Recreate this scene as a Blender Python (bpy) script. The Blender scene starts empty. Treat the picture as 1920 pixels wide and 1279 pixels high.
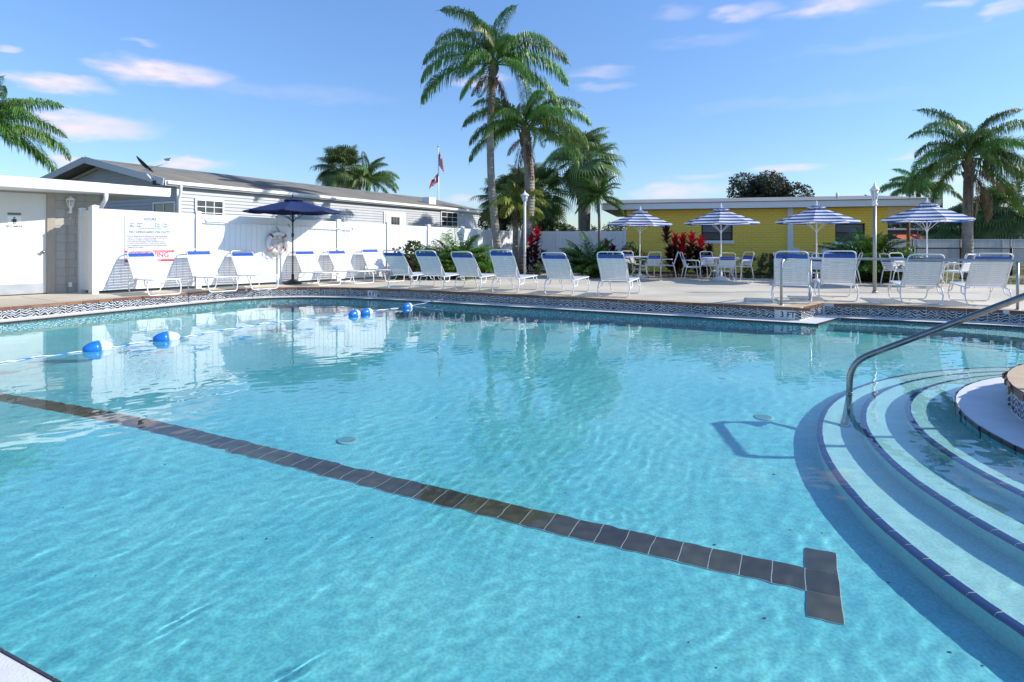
import bpy, math, random
from mathutils import Vector, Matrix
import numpy as np

S = bpy.context.scene
COL = S.collection
PI = math.pi
R = math.radians

# ------------------------------------------------------------------ camera, light, exposure
F = 1130.0; HZ = 455.0; CZ = 1.2          # focal length and horizon in photo pixels, eye height
cam = bpy.data.cameras.new('camera'); camo = bpy.data.objects.new('camera', cam); COL.objects.link(camo)
camo.location = (0, 0, CZ); camo.rotation_euler = (PI / 2, 0, 0)
cam.sensor_width = 36; cam.lens = F / 1920 * 36; cam.shift_y = -(639.5 - HZ) / 1920
cam.clip_start = 0.05; cam.clip_end = 4000
S.camera = camo

SUN_EL = 30.0
world = bpy.data.worlds.new('World'); S.world = world; world.use_nodes = True
sunl = bpy.data.lights.new('sun', 'SUN'); sunl.energy = 3.8; sunl.angle = R(0.5); sunl.color = (1, .95, .87)
suno = bpy.data.objects.new('sun', sunl); COL.objects.link(suno)
suno.rotation_euler = (0, R(90 - SUN_EL), R(-3))
sunl.cycles.is_caustics_light = True
SKY_STRENGTH = 0.15

S.view_settings.view_transform = 'Standard'; S.view_settings.look = 'None'
S.view_settings.exposure = 0.60; S.view_settings.gamma = 1; S.view_settings.use_curve_mapping = False
S.cycles.use_denoising = True
S.cycles.max_bounces = 10; S.cycles.transmission_bounces = 8; S.cycles.diffuse_bounces = 4
S.cycles.glossy_bounces = 5; S.cycles.transparent_max_bounces = 12
S.cycles.sample_clamp_indirect = 8


def at(px, py, z=0.0):
    """point at height z seen at photo pixel (px, py)"""
    Y = F * (CZ - z) / (py - HZ)
    return Vector(((px - 960) / F * Y, Y, z))


def zat(py, Y):
    return CZ - (py - HZ) * Y / F


def xat(px, Y):
    return (px - 960) / F * Y


def build_world():
    nt = world.node_tree; N = nt.nodes; L = nt.links
    bg = N['Background']; bg.inputs[1].default_value = SKY_STRENGTH
    sk = N.new('ShaderNodeTexSky'); sk.sky_type = 'NISHITA'; sk.sun_disc = False
    sk.sun_elevation = R(SUN_EL); sk.sun_rotation = R(93)
    sk.altitude = 0; sk.air_density = 1.0; sk.dust_density = 0.15; sk.ozone_density = 3.5
    tc = N.new('ShaderNodeTexCoord')
    sep = N.new('ShaderNodeSeparateXYZ'); L.new(tc.outputs['Generated'], sep.inputs[0])
    az = N.new('ShaderNodeMath'); az.operation = 'ARCTAN2'; L.new(sep.outputs[0], az.inputs[0]); L.new(sep.outputs[1], az.inputs[1])
    el = N.new('ShaderNodeMath'); el.operation = 'ARCSINE'; L.new(sep.outputs[2], el.inputs[0])
    cb = N.new('ShaderNodeCombineXYZ'); L.new(az.outputs[0], cb.inputs[0]); L.new(el.outputs[0], cb.inputs[1])
    # warp by noise so that the clouds get ragged outlines
    mp = N.new('ShaderNodeVectorMath'); mp.operation = 'MULTIPLY'; mp.inputs[1].default_value = (9, 26, 1); L.new(cb.outputs[0], mp.inputs[0])
    nz = N.new('ShaderNodeTexNoise'); nz.inputs['Scale'].default_value = 1.6; nz.inputs['Detail'].default_value = 5; L.new(mp.outputs[0], nz.inputs['Vector'])
    sb = N.new('ShaderNodeVectorMath'); sb.operation = 'SUBTRACT'; sb.inputs[1].default_value = (.5, .5, .5); L.new(nz.outputs['Color'], sb.inputs[0])
    ml = N.new('ShaderNodeVectorMath'); ml.operation = 'MULTIPLY'; ml.inputs[1].default_value = (.10, .034, 0); L.new(sb.outputs[0], ml.inputs[0])
    wp = N.new('ShaderNodeVectorMath'); wp.operation = 'ADD'; L.new(cb.outputs[0], wp.inputs[0]); L.new(ml.outputs[0], wp.inputs[1])
    clouds = [  # photo x, y, half width, half height, density
        (120, 158, 100, 15, 1), (35, 150, 40, 9, .5), (310, 140, 130, 20, 1), (215, 118, 60, 6, .5), (165, 235, 130, 22, 1), (15, 93, 35, 7, .7),
        (350, 308, 80, 12, 1), (110, 305, 50, 16, .9), (262, 77, 35, 5, .35), (1400, 22, 60, 16, .6), (1570, 12, 100, 16, .75),
        (1790, 4, 60, 8, .5), (1890, 14, 45, 12, .55), (1265, 22, 60, 12, .25), (1125, 138, 55, 9, .35), (1130, 165, 60, 8, .3),
        (1270, 358, 95, 14, .7), (1480, 315, 70, 9, .7), (1310, 330, 60, 7, .35), (1700, 288, 35, 6, .55), (1800, 335, 50, 9, .45),
        (900, 150, 55, 10, .6), (1330, 75, 90, 10, .15), (880, 372, 40, 8, .5), (1760, 372, 90, 10, .35), (1650, 80, 200, 10, .12),
        (500, 170, 250, 16, .14), (1500, 190, 260, 14, .10)]
    ell = []
    for x, y, w, h, d in clouds:
        a = math.atan2(x - 960, F); cosA = math.cos(a)
        e = math.atan((HZ - y) / F * cosA)
        ell.append((a, e, w / F * cosA * cosA * 1.15, h / F * cosA * 1.25, d))
    rnd = random.Random(4)
    for i in range(14):
        ell.append((rnd.choice((-1, 1)) * rnd.uniform(1.0, 3.1), rnd.uniform(.08, .6), rnd.uniform(.06, .16), rnd.uniform(.012, .03), rnd.uniform(.4, 1)))
    acc = None
    for a, e, w, h, d in ell:
        s = N.new('ShaderNodeVectorMath'); s.operation = 'SUBTRACT'; s.inputs[1].default_value = (a, e, 0); L.new(wp.outputs[0], s.inputs[0])
        m = N.new('ShaderNodeVectorMath'); m.operation = 'MULTIPLY'; m.inputs[1].default_value = (1 / w, 1 / h, 0); L.new(s.outputs[0], m.inputs[0])
        ln = N.new('ShaderNodeVectorMath'); ln.operation = 'LENGTH'; L.new(m.outputs[0], ln.inputs[0])
        mr = N.new('ShaderNodeMapRange'); mr.interpolation_type = 'SMOOTHSTEP'
        mr.inputs[1].default_value = 1.15; mr.inputs[2].default_value = .25; mr.inputs[3].default_value = 0; mr.inputs[4].default_value = d
        L.new(ln.outputs['Value'], mr.inputs[0])
        if acc is None: acc = mr.outputs[0]
        else:
            mx = N.new('ShaderNodeMath'); mx.operation = 'MAXIMUM'; L.new(acc, mx.inputs[0]); L.new(mr.outputs[0], mx.inputs[1]); acc = mx.outputs[0]
    # soft inner texture
    n2 = N.new('ShaderNodeTexNoise'); n2.inputs['Scale'].default_value = 3.2; n2.inputs['Detail'].default_value = 7; L.new(mp.outputs[0], n2.inputs['Vector'])
    r2 = N.new('ShaderNodeMapRange'); r2.inputs[1].default_value = .28; r2.inputs[2].default_value = .62; r2.inputs[3].default_value = .45; r2.inputs[4].default_value = 1
    L.new(n2.outputs[0], r2.inputs[0])
    mm = N.new('ShaderNodeMath'); mm.operation = 'MULTIPLY'; L.new(acc, mm.inputs[0]); L.new(r2.outputs[0], mm.inputs[1])
    mix = N.new('ShaderNodeMix'); mix.data_type = 'RGBA'; L.new(mm.outputs[0], mix.inputs['Factor'])
    hs = N.new('ShaderNodeHueSaturation'); hs.inputs['Saturation'].default_value = 1.04; hs.inputs['Value'].default_value = 1.0
    L.new(sk.outputs[0], hs.inputs['Color'])
    gm = N.new('ShaderNodeMix'); gm.data_type = 'RGBA'; gm.blend_type = 'MULTIPLY'; gm.inputs['Factor'].default_value = 1
    gm.inputs['B'].default_value = (.85, .93, 1.06, 1); L.new(hs.outputs[0], gm.inputs['A'])
    er = N.new('ShaderNodeMapRange'); er.inputs[1].default_value = 0; er.inputs[2].default_value = .42; er.inputs[3].default_value = .66; er.inputs[4].default_value = 1
    L.new(el.outputs[0], er.inputs[0]); sm = N.new('ShaderNodeVectorMath'); sm.operation = 'SCALE'; L.new(gm.outputs['Result'], sm.inputs[0]); L.new(er.outputs[0], sm.inputs['Scale'])
    L.new(sm.outputs[0], mix.inputs['A']); mix.inputs['B'].default_value = (4.3, 3.9, 4.8, 1)
    L.new(mix.outputs['Result'], bg.inputs[0])


build_world()

# ------------------------------------------------------------------ helpers
def children(o): return [c for c in bpy.data.objects if c.parent == o]


def tag(o, label=None, cat=None, group=None, kind=None):
    if label: o['label'] = label
    if cat: o['category'] = cat
    if group: o['group'] = group
    if kind: o['kind'] = kind
    return o


def empty(name, loc=(0, 0, 0), rz=0.0):
    o = bpy.data.objects.new(name, None); COL.objects.link(o); o.location = loc; o.rotation_euler = (0, 0, rz)
    o.empty_display_size = .2
    return o


def link(name, me, parent=None, loc=None, rot=None, scale=None):
    o = bpy.data.objects.new(name, me); COL.objects.link(o)
    if parent is not None: o.parent = parent
    if loc is not None: o.location = loc
    if rot is not None: o.rotation_euler = rot
    if scale is not None: o.scale = scale if hasattr(scale, '__len__') else (scale,) * 3
    return o


class Tree:
    """remembers a thing's parts so that it can be copied quickly"""
    kids = {}


def copy_tree(o, loc=None, rz=None):
    def rec(s, par):
        c = s.copy(); COL.objects.link(c)
        if par is not None: c.parent = par
        for k in s.children: rec(k, c)
        return c
    c = rec(o, None)
    if loc is not None: c.location = loc
    if rz is not None: c.rotation_euler = (0, 0, rz)
    return c


class MB:
    def __init__(self): self.v = []; self.f = []; self.sm = []

    def add(self, v, f, smooth=False):
        b = len(self.v); self.v += [tuple(p) for p in v]; self.f += [tuple(i + b for i in q) for q in f]; self.sm += [smooth] * len(f)
        return self

    def box(self, a, b, M=None):
        v = [Vector((x, y, z)) for x in (a[0], b[0]) for y in (a[1], b[1]) for z in (a[2], b[2])]
        if M is not None: v = [M @ p for p in v]
        return self.add(v, [(0, 1, 3, 2), (4, 6, 7, 5), (0, 4, 5, 1), (2, 3, 7, 6), (0, 2, 6, 4), (1, 5, 7, 3)])

    def bar(self, p, q, w, h, up=(0, 0, 1)):
        """box beam from p to q, w wide and h high, centred on the line"""
        p = Vector(p); q = Vector(q); d = (q - p); l = d.length; d.normalize()
        s = d.cross(Vector(up))
        if s.length < 1e-6: s = Vector((1, 0, 0))
        s.normalize(); u = s.cross(d)
        v = [p + s * (w / 2 * i) + u * (h / 2 * j) + d * (l * k) for k in (0, 1) for i in (-1, 1) for j in (-1, 1)]
        return self.add(v, [(0, 1, 3, 2), (4, 6, 7, 5), (0, 4, 5, 1), (2, 3, 7, 6), (0, 2, 6, 4), (1, 5, 7, 3)])

    def tube(self, pts, r, n=8, closed=False, caps=True):
        pts = [Vector(p) for p in pts]; m = len(pts)
        rr = r if hasattr(r, '__len__') else [r] * m
        ref = None; rings = []
        for i in range(m):
            if closed: t = pts[(i + 1) % m] - pts[i - 1]
            elif i == 0: t = pts[1] - pts[0]
            elif i == m - 1: t = pts[-1] - pts[-2]
            else: t = (pts[i + 1] - pts[i]).normalized() + (pts[i] - pts[i - 1]).normalized()
            t.normalize()
            if ref is None: ref = Vector((0, 0, 1)) if abs(t.z) < .9 else Vector((1, 0, 0))
            s = t.cross(ref)
            if s.length < 1e-5: s = t.cross(Vector((0, 1, 0)))
            s.normalize(); u = s.cross(t).normalized(); ref = u
            rings.append([pts[i] + (s * math.cos(2 * PI * k / n) + u * math.sin(2 * PI * k / n)) * rr[i] for k in range(n)])
        v = [p for g in rings for p in g]; f = []
        for i in range(m if closed else m - 1):
            a = i * n; b = ((i + 1) % m) * n
            for k in range(n): f.append((a + k, a + (k + 1) % n, b + (k + 1) % n, b + k))
        if caps and not closed:
            f.append(tuple(range(n))[::-1]); f.append(tuple((m - 1) * n + k for k in range(n)))
        return self.add(v, f, True)

    def lathe(self, prof, c=(0, 0, 0), n=16, M=None):
        c = Vector(c); v = []; f = []
        for r, z in prof:
            for k in range(n):
                a = 2 * PI * k / n; v.append(c + Vector((r * math.cos(a), r * math.sin(a), z)))
        if M is not None: v = [M @ (p - c) + c for p in v]
        for i in range(len(prof) - 1):
            for k in range(n):
                f.append((i * n + k, i * n + (k + 1) % n, (i + 1) * n + (k + 1) % n, (i + 1) * n + k))
        f.append(tuple(range(n))[::-1]); f.append(tuple((len(prof) - 1) * n + k for k in range(n)))
        return self.add(v, f, True)

    def sphere(self, c, r, n=10, m=6, sc=(1, 1, 1)):
        prof = [(math.sin(PI * (i + .02) / (m + .04)) * r, -math.cos(PI * (i + .02) / (m + .04)) * r) for i in range(m + 1)]
        v = []; f = []
        for rr, z in prof:
            for k in range(n):
                a = 2 * PI * k / n; v.append(Vector((rr * math.cos(a) * sc[0], rr * math.sin(a) * sc[1], z * sc[2])) + Vector(c))
        for i in range(m):
            for k in range(n): f.append((i * n + k, i * n + (k + 1) % n, (i + 1) * n + (k + 1) % n, (i + 1) * n + k))
        return self.add(v, f, True)

    def mesh(self, name, m=None):
        me = bpy.data.meshes.new(name); me.from_pydata(self.v, [], self.f)
        me.polygons.foreach_set('use_smooth', self.sm)
        if m is not None: me.materials.append(m)
        me.update(); return me

    def build(self, name, m=None, parent=None, **k):
        return link(name, self.mesh(name, m), parent, **k)


def arc_pts(p0, p1, p2, r, n=5):
    """p0-p1-p2 with the corner at p1 rounded"""
    p0, p1, p2 = Vector(p0), Vector(p1), Vector(p2)
    a = (p0 - p1).normalized(); b = (p2 - p1).normalized()
    A = p1 + a * r; B = p1 + b * r
    out = []
    for i in range(n + 1):
        t = i / n; out.append(A * (1 - t) ** 2 + p1 * 2 * t * (1 - t) + B * t * t)
    return out


def rounded(pts, r, n=5):
    out = [Vector(pts[0])]
    for i in range(1, len(pts) - 1): out += arc_pts(pts[i - 1], pts[i], pts[i + 1], r, n)
    out.append(Vector(pts[-1])); return out


# ------------------------------------------------------------------ materials
MATS = {}


def mat(name, col, rough=.6, metal=0., var=.0, vscale=4., bump=0., bscale=60., detail=4, spec=.5, col2=None, objvar=0., translucent=0., coat=0.):
    m = bpy.data.materials.new(name); m.use_nodes = True; nt = m.node_tree; N = nt.nodes; L = nt.links
    b = N['Principled BSDF']; b.inputs['Base Color'].default_value = (*col, 1); b.inputs['Roughness'].default_value = rough
    b.inputs['Metallic'].default_value = metal; b.inputs['Specular IOR Level'].default_value = spec; b.inputs['Coat Weight'].default_value = coat
    tc = N.new('ShaderNodeTexCoord')
    csock = None
    if var > 0 or col2 is not None:
        n = N.new('ShaderNodeTexNoise'); n.inputs['Scale'].default_value = vscale; n.inputs['Detail'].default_value = detail
        L.new(tc.outputs['Object'], n.inputs['Vector'])
        r = N.new('ShaderNodeValToRGB'); r.color_ramp.elements[0].position = .3; r.color_ramp.elements[1].position = .7
        c2 = col2 if col2 is not None else tuple(max(0, c * (1 - var)) for c in col)
        c1 = col if col2 is not None else tuple(min(1, c * (1 + var)) for c in col)
        r.color_ramp.elements[0].color = (*c2, 1); r.color_ramp.elements[1].color = (*c1, 1)
        L.new(n.outputs[0], r.inputs[0]); csock = r.outputs[0]
    if objvar > 0:
        oi = N.new('ShaderNodeObjectInfo'); hs = N.new('ShaderNodeHueSaturation')
        mr = N.new('ShaderNodeMapRange'); mr.inputs[3].default_value = 1 - objvar; mr.inputs[4].default_value = 1 + objvar
        L.new(oi.outputs['Random'], mr.inputs[0]); L.new(mr.outputs[0], hs.inputs['Value'])
        mh = N.new('ShaderNodeMapRange'); mh.inputs[3].default_value = .5 - objvar * .06; mh.inputs[4].default_value = .5 + objvar * .06
        L.new(oi.outputs['Random'], mh.inputs[0]); L.new(mh.outputs[0], hs.inputs['Hue'])
        if csock: L.new(csock, hs.inputs['Color'])
        else: hs.inputs['Color'].default_value = (*col, 1)
        csock = hs.outputs[0]
    if csock: L.new(csock, b.inputs['Base Color'])
    if bump > 0:
        n = N.new('ShaderNodeTexNoise'); n.inputs['Scale'].default_value = bscale; n.inputs['Detail'].default_value = 5
        L.new(tc.outputs['Object'], n.inputs['Vector'])
        bp = N.new('ShaderNodeBump'); bp.inputs['Strength'].default_value = bump; bp.inputs['Distance'].default_value = .01
        L.new(n.outputs[0], bp.inputs['Height']); L.new(bp.outputs[0], b.inputs['Normal'])
    if translucent > 0:
        tr = N.new('ShaderNodeBsdfTranslucent'); mx = N.new('ShaderNodeMixShader'); mx.inputs[0].default_value = translucent
        if csock: L.new(csock, tr.inputs[0])
        else: tr.inputs[0].default_value = (*col, 1)
        out = N['Material Output']; L.new(b.outputs[0], mx.inputs[1]); L.new(tr.outputs[0], mx.inputs[2]); L.new(mx.outputs[0], out.inputs[0])
    MATS[name] = m
    return m


M_white_metal = mat('white_powder_coat', (.78, .78, .78), .35, spec=.5)
M_strap = mat('white_vinyl_strap', (.74, .74, .76), .5, var=.05, vscale=9)
M_blue_strap = mat('blue_vinyl_strap', (.018, .09, .40), .45, var=.15, vscale=12)
M_vinyl = mat('white_vinyl_fence', (.80, .80, .795), .42, var=.03, vscale=1.3, bump=.05, bscale=8)
M_steel = mat('stainless_steel', (.30, .29, .275), .22, metal=1., var=.14, vscale=22)
M_steel2 = mat('satin_steel', (.42, .42, .41), .42, metal=.75, var=.1, vscale=9)
M_navy = mat('navy_canvas', (.014, .030, .115), .8, var=.15, vscale=3, bump=.2, bscale=120, translucent=.12)
M_black = mat('black_metal', (.02, .02, .022), .5)
M_dark = mat('dark_gap', (.03, .028, .025), .9)
M_trim = mat('dark_brown_trim_tile', (.035, .022, .016), .3, var=.3, vscale=6)
M_cop = mat('brown_coping_tile', (.17, .066, .034), .42, var=.25, vscale=5, objvar=.25)
M_grout = mat('pale_grout', (.62, .60, .56), .85, var=.1, vscale=30)
M_ledge = mat('white_plaster_ledge', (.70, .70, .70), .7, var=.08, vscale=4, bump=.25, bscale=90)
M_plaster = mat('aqua_pool_plaster', (.175, .56, .56), .8, col2=(.105, .465, .505), vscale=1.1, detail=14, bump=.12, bscale=45)
M_step = mat('shallow_tint_plaster', (.37, .64, .58), .8, col2=(.31, .58, .53), vscale=3, detail=9, bump=.12, bscale=45)  # paler than the floor: light through shallower water is put into the colour


def speckle(m, lo, hi, scale):
    nt = m.node_tree; N = nt.nodes; L = nt.links; b = N['Principled BSDF']; src = b.inputs['Base Color'].links[0].from_socket
    tc = N.new('ShaderNodeTexCoord'); n = N.new('ShaderNodeTexNoise'); n.inputs['Scale'].default_value = scale; n.inputs['Detail'].default_value = 3; L.new(tc.outputs['Object'], n.inputs['Vector'])
    r = N.new('ShaderNodeMapRange'); r.inputs[1].default_value = .36; r.inputs[2].default_value = .64; r.inputs[3].default_value = lo; r.inputs[4].default_value = hi; L.new(n.outputs[0], r.inputs[0])
    x = N.new('ShaderNodeVectorMath'); x.operation = 'SCALE'; L.new(src, x.inputs[0]); L.new(r.outputs[0], x.inputs['Scale']); L.new(x.outputs[0], b.inputs['Base Color'])


for m_, lo_, hi_, sc_ in ((M_plaster, .84, 1.12, 55), (M_step, .88, 1.08, 60), (M_plaster, .93, 1.06, 9)): speckle(m_, lo_, hi_, sc_)
M_wallplaster = mat('aqua_wall_plaster', (.14, .58, .60), .8, col2=(.10, .50, .54), vscale=2, detail=6)
M_teal = mat('teal_wall_tile', (.10, .42, .45), .3, var=.25, vscale=3, objvar=.15)
M_nosing = mat('navy_nosing_tile', (.006, .022, .13), .35, var=.2, vscale=9)
M_floortile = mat('dark_floor_tile', (.068, .056, .034), .5, var=.35, vscale=7, objvar=.3)
M_tan = mat('tan_coping_concrete', (.56, .42, .27), .85, var=.12, vscale=5, bump=.3, bscale=120)
M_soil = mat('dark_mulch', (.045, .028, .018), .95, var=.6, vscale=14, bump=1, bscale=30)
M_glass = mat('window_glass', (.03, .035, .035), .06, spec=.9, var=.5, vscale=2)
M_offwhite = mat('white_trim_paint', (.80, .80, .79), .5, var=.03, vscale=3)
M_siding = mat('pale_grey_siding', (.44, .45, .465), .6, var=.05, vscale=2, objvar=.03)
M_shingle = mat('grey_asphalt_shingle', (.20, .185, .162), .95, var=.25, vscale=1.6, bump=.8, bscale=35)
M_door = mat('white_door_paint', (.62, .61, .585), .55, var=.05, vscale=1.5, bump=.05, bscale=14)
M_kick = mat('brushed_kick_plate', (.52, .54, .56), .38, metal=.55, var=.12, vscale=3)
M_frame = mat('taupe_door_frame', (.36, .30, .25), .6, var=.05)
M_block = mat('beige_block_paint', (.40, .375, .34), .85, var=.06, vscale=6, bump=.4, bscale=50, objvar=.05)
M_bark = mat('palm_bark_grey', (.25, .225, .195), .9, col2=(.14, .12, .10), vscale=5, detail=8, bump=.8, bscale=30)
M_barkdark = mat('dark_boot_bark', (.10, .075, .05), .95, col2=(.19, .15, .10), vscale=9, bump=1., bscale=25)
M_frond = mat('queen_frond_green', (.18, .33, .05), .42, col2=(.09, .19, .035), vscale=2.5, objvar=.35, translucent=.28)
M_frondy = mat('yellow_green_frond', (.30, .31, .03), .45, col2=(.14, .20, .025), vscale=2.5, objvar=.3, translucent=.3)
M_frondbright = mat('bright_green_frond', (.15, .27, .035), .42, col2=(.07, .16, .025), vscale=2.5, objvar=.35, translucent=.3)
M_fan = mat('fan_leaf_green', (.12, .20, .055), .42, col2=(.16, .215, .085), vscale=2, objvar=.4, translucent=.2)
M_rachis = mat('frond_stem', (.16, .18, .05), .6)
M_leaf = mat('broad_leaf_green', (.08, .15, .03), .45, col2=(.045, .09, .02), vscale=1.2, objvar=.1, translucent=.2)
M_leafdark = mat('dark_leaf_green', (.065, .115, .035), .5, col2=(.10, .145, .055), vscale=1.0, objvar=.1, translucent=.15)
M_oak = mat('olive_oak_leaf', (.075, .085, .045), .6, col2=(.045, .055, .03), vscale=1.0, translucent=.15)
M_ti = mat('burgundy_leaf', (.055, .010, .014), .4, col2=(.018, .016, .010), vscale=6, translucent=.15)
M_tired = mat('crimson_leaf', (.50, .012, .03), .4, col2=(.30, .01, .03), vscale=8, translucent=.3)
M_flower = mat('red_hibiscus', (.70, .04, .03), .5, translucent=.3)
M_wood = mat('weathered_wood', (.10, .075, .05), .9, var=.3, vscale=7)
M_concrete = None


def deck_material():
    m = mat('pool_deck_concrete', (.69, .62, .49), .85, col2=(.63, .56, .44), vscale=.7, detail=9, bump=.35, bscale=70)
    nt = m.node_tree; N = nt.nodes; L = nt.links; b = N['Principled BSDF']
    src = b.inputs['Base Color'].links[0].from_socket
    tc = N.new('ShaderNodeTexCoord')
    n = N.new('ShaderNodeTexNoise'); n.inputs['Scale'].default_value = .35; n.inputs['Detail'].default_value = 6; L.new(tc.outputs['Object'], n.inputs['Vector'])
    r = N.new('ShaderNodeValToRGB'); r.color_ramp.elements[0].position = .40; r.color_ramp.elements[0].color = (.80, .79, .77, 1)
    r.color_ramp.elements[1].position = .60; r.color_ramp.elements[1].color = (1, 1, 1, 1); L.new(n.outputs[0], r.inputs[0])
    x = N.new('ShaderNodeMix'); x.data_type = 'RGBA'; x.blend_type = 'MULTIPLY'; x.inputs['Factor'].default_value = 1
    L.new(src, x.inputs['A']); L.new(r.outputs[0], x.inputs['B']); L.new(x.outputs['Result'], b.inputs['Base Color'])
    return m


M_deck = deck_material()


def ground_material():
    m = mat('dry_lawn_ground', (.085, .12, .03), .95, col2=(.30, .24, .14), vscale=.9, detail=8, bump=.8, bscale=25)
    return m


M_ground = ground_material()
M_grass = mat('grass_blades', (.10, .17, .03), .7, col2=(.16, .17, .05), vscale=3, translucent=.25)


def brick_material():
    m = mat('yellow_painted_brick', (.50, .34, .045), .65, var=.05, vscale=2)
    nt = m.node_tree; N = nt.nodes; L = nt.links; b = N['Principled BSDF']
    tc = N.new('ShaderNodeTexCoord'); mp = N.new('ShaderNodeMapping'); mp.inputs['Rotation'].default_value = (R(-90), 0, 0)
    L.new(tc.outputs['Object'], mp.inputs[0])
    br = N.new('ShaderNodeTexBrick'); br.inputs['Scale'].default_value = 1; br.inputs['Brick Width'].default_value = .30; br.inputs['Row Height'].default_value = .10
    br.inputs['Mortar Size'].default_value = .009; br.inputs['Mortar Smooth'].default_value = .3
    br.inputs['Color1'].default_value = (.97, .68, .105, 1); br.inputs['Color2'].default_value = (.94, .65, .095, 1); br.inputs['Mortar'].default_value = (.82, .55, .08, 1)
    L.new(mp.outputs[0], br.inputs['Vector']); L.new(br.outputs['Color'], b.inputs['Base Color'])
    bp = N.new('ShaderNodeBump'); bp.inputs['Strength'].default_value = .8; bp.inputs['Distance'].default_value = .012; bp.invert = True
    L.new(br.outputs['Fac'], bp.inputs['Height']); L.new(bp.outputs[0], b.inputs['Normal'])
    return m


M_yellow = brick_material()


def stripe_material():
    m = mat('blue_white_striped_canvas', (.85, .85, .85), .8, translucent=.42)
    nt = m.node_tree; N = nt.nodes; L = nt.links; b = N['Principled BSDF']
    tc = N.new('ShaderNodeTexCoord'); sp = N.new('ShaderNodeSeparateXYZ'); L.new(tc.outputs['Object'], sp.inputs[0])
    a = N.new('ShaderNodeMath'); a.operation = 'MULTIPLY'; a.inputs[1].default_value = 1 / .100; L.new(sp.outputs[2], a.inputs[0])
    fr = N.new('ShaderNodeMath'); fr.operation = 'FRACT'; L.new(a.outputs[0], fr.inputs[0])
    g = N.new('ShaderNodeMath'); g.operation = 'GREATER_THAN'; g.inputs[1].default_value = .52; L.new(fr.outputs[0], g.inputs[0])
    mx = N.new('ShaderNodeMix'); mx.data_type = 'RGBA'; mx.inputs['A'].default_value = (.88, .88, .88, 1); mx.inputs['B'].default_value = (.010, .095, .36, 1)
    L.new(g.outputs[0], mx.inputs['Factor']); L.new(mx.outputs['Result'], b.inputs['Base Color'])
    for n in N:
        if n.type == 'BSDF_TRANSLUCENT': L.new(mx.outputs['Result'], n.inputs[0])
    return m


M_stripe = stripe_material()


def wave_tile_material():
    """glossy dark-blue glass tile with pale wavy lines printed on it"""
    m = mat('wave_pattern_tile', (.06, .07, .09), .25, objvar=0)
    nt = m.node_tree; N = nt.nodes; L = nt.links; b = N['Principled BSDF']
    tc = N.new('ShaderNodeTexCoord'); oi = N.new('ShaderNodeObjectInfo')
    sp = N.new('ShaderNodeSeparateXYZ'); L.new(tc.outputs['Object'], sp.inputs[0])

    def mth(op, a, bb=None, c=None):
        n = N.new('ShaderNodeMath'); n.operation = op
        for i, v in enumerate((a, bb, c)):
            if v is None: continue
            if isinstance(v, (int, float)): n.inputs[i].default_value = v
            else: L.new(v, n.inputs[i])
        return n.outputs[0]
    ph = mth('MULTIPLY', oi.outputs['Random'], 6.28)
    s1 = mth('MULTIPLY', mth('SINE', mth('ADD', mth('MULTIPLY', sp.outputs[0], 38.), ph)), .022)
    nz2 = N.new('ShaderNodeTexNoise'); nz2.inputs['Scale'].default_value = 9; va2 = N.new('ShaderNodeVectorMath'); va2.operation = 'ADD'; L.new(tc.outputs['Object'], va2.inputs[0]); L.new(oi.outputs['Random'], va2.inputs[1]); L.new(va2.outputs[0], nz2.inputs['Vector'])
    h = mth('ADD', mth('ADD', sp.outputs[2], s1), mth('MULTIPLY', nz2.outputs[0], .09))
    w = mth('PINGPONG', mth('ADD', h, mth('MULTIPLY', oi.outputs['Random'], .05)), .024)
    line = mth('LESS_THAN', w, .0055)
    n = N.new('ShaderNodeTexNoise'); n.inputs['Scale'].default_value = 14; n.inputs['Detail'].default_value = 3
    va = N.new('ShaderNodeVectorMath'); va.operation = 'ADD'; L.new(tc.outputs['Object'], va.inputs[0]); L.new(oi.outputs['Random'], va.inputs[1])
    L.new(va.outputs[0], n.inputs['Vector'])
    cr = N.new('ShaderNodeValToRGB'); e = cr.color_ramp.elements
    e[0].position = .38; e[0].color = (.014, .017, .024, 1); e[1].position = .68; e[1].color = (.17, .21, .27, 1)
    k = e.new(.5); k.color = (.045, .055, .072, 1)
    L.new(n.outputs[0], cr.inputs[0])
    mx = N.new('ShaderNodeMix'); mx.data_type = 'RGBA'; mx.inputs['B'].default_value = (.66, .66, .63, 1)
    L.new(line, mx.inputs['Factor']); L.new(cr.outputs[0], mx.inputs['A']); L.new(mx.outputs['Result'], b.inputs['Base Color'])
    return m


M_wavetile = wave_tile_material()


def trunk_material():
    m = mat('ringed_palm_trunk', (.33, .30, .26), .9, col2=(.20, .18, .15), vscale=3, detail=8)
    nt = m.node_tree; N = nt.nodes; L = nt.links; b = N['Principled BSDF']
    tc = N.new('ShaderNodeTexCoord'); w = N.new('ShaderNodeTexWave'); w.bands_direction = 'Z'; w.inputs['Scale'].default_value = 2.6
    w.inputs['Distortion'].default_value = 2.2; w.inputs['Detail'].default_value = 3; w.inputs['Detail Scale'].default_value = 2
    L.new(tc.outputs['Object'], w.inputs['Vector'])
    bp = N.new('ShaderNodeBump'); bp.inputs['Strength'].default_value = .7; bp.inputs['Distance'].default_value = .03
    L.new(w.outputs['Fac'], bp.inputs['Height']); L.new(bp.outputs[0], b.inputs['Normal'])
    return m


M_trunk = trunk_material()

RECV = []


def recv(o):
    o.cycles.is_caustics_receiver = True
    return o


# ------------------------------------------------------------------ pool outline
WZ = -0.265                       # water level
LZ = -0.235                       # top of the white ledge
def V2(x, y): return Vector((x, y, 0))


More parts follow.
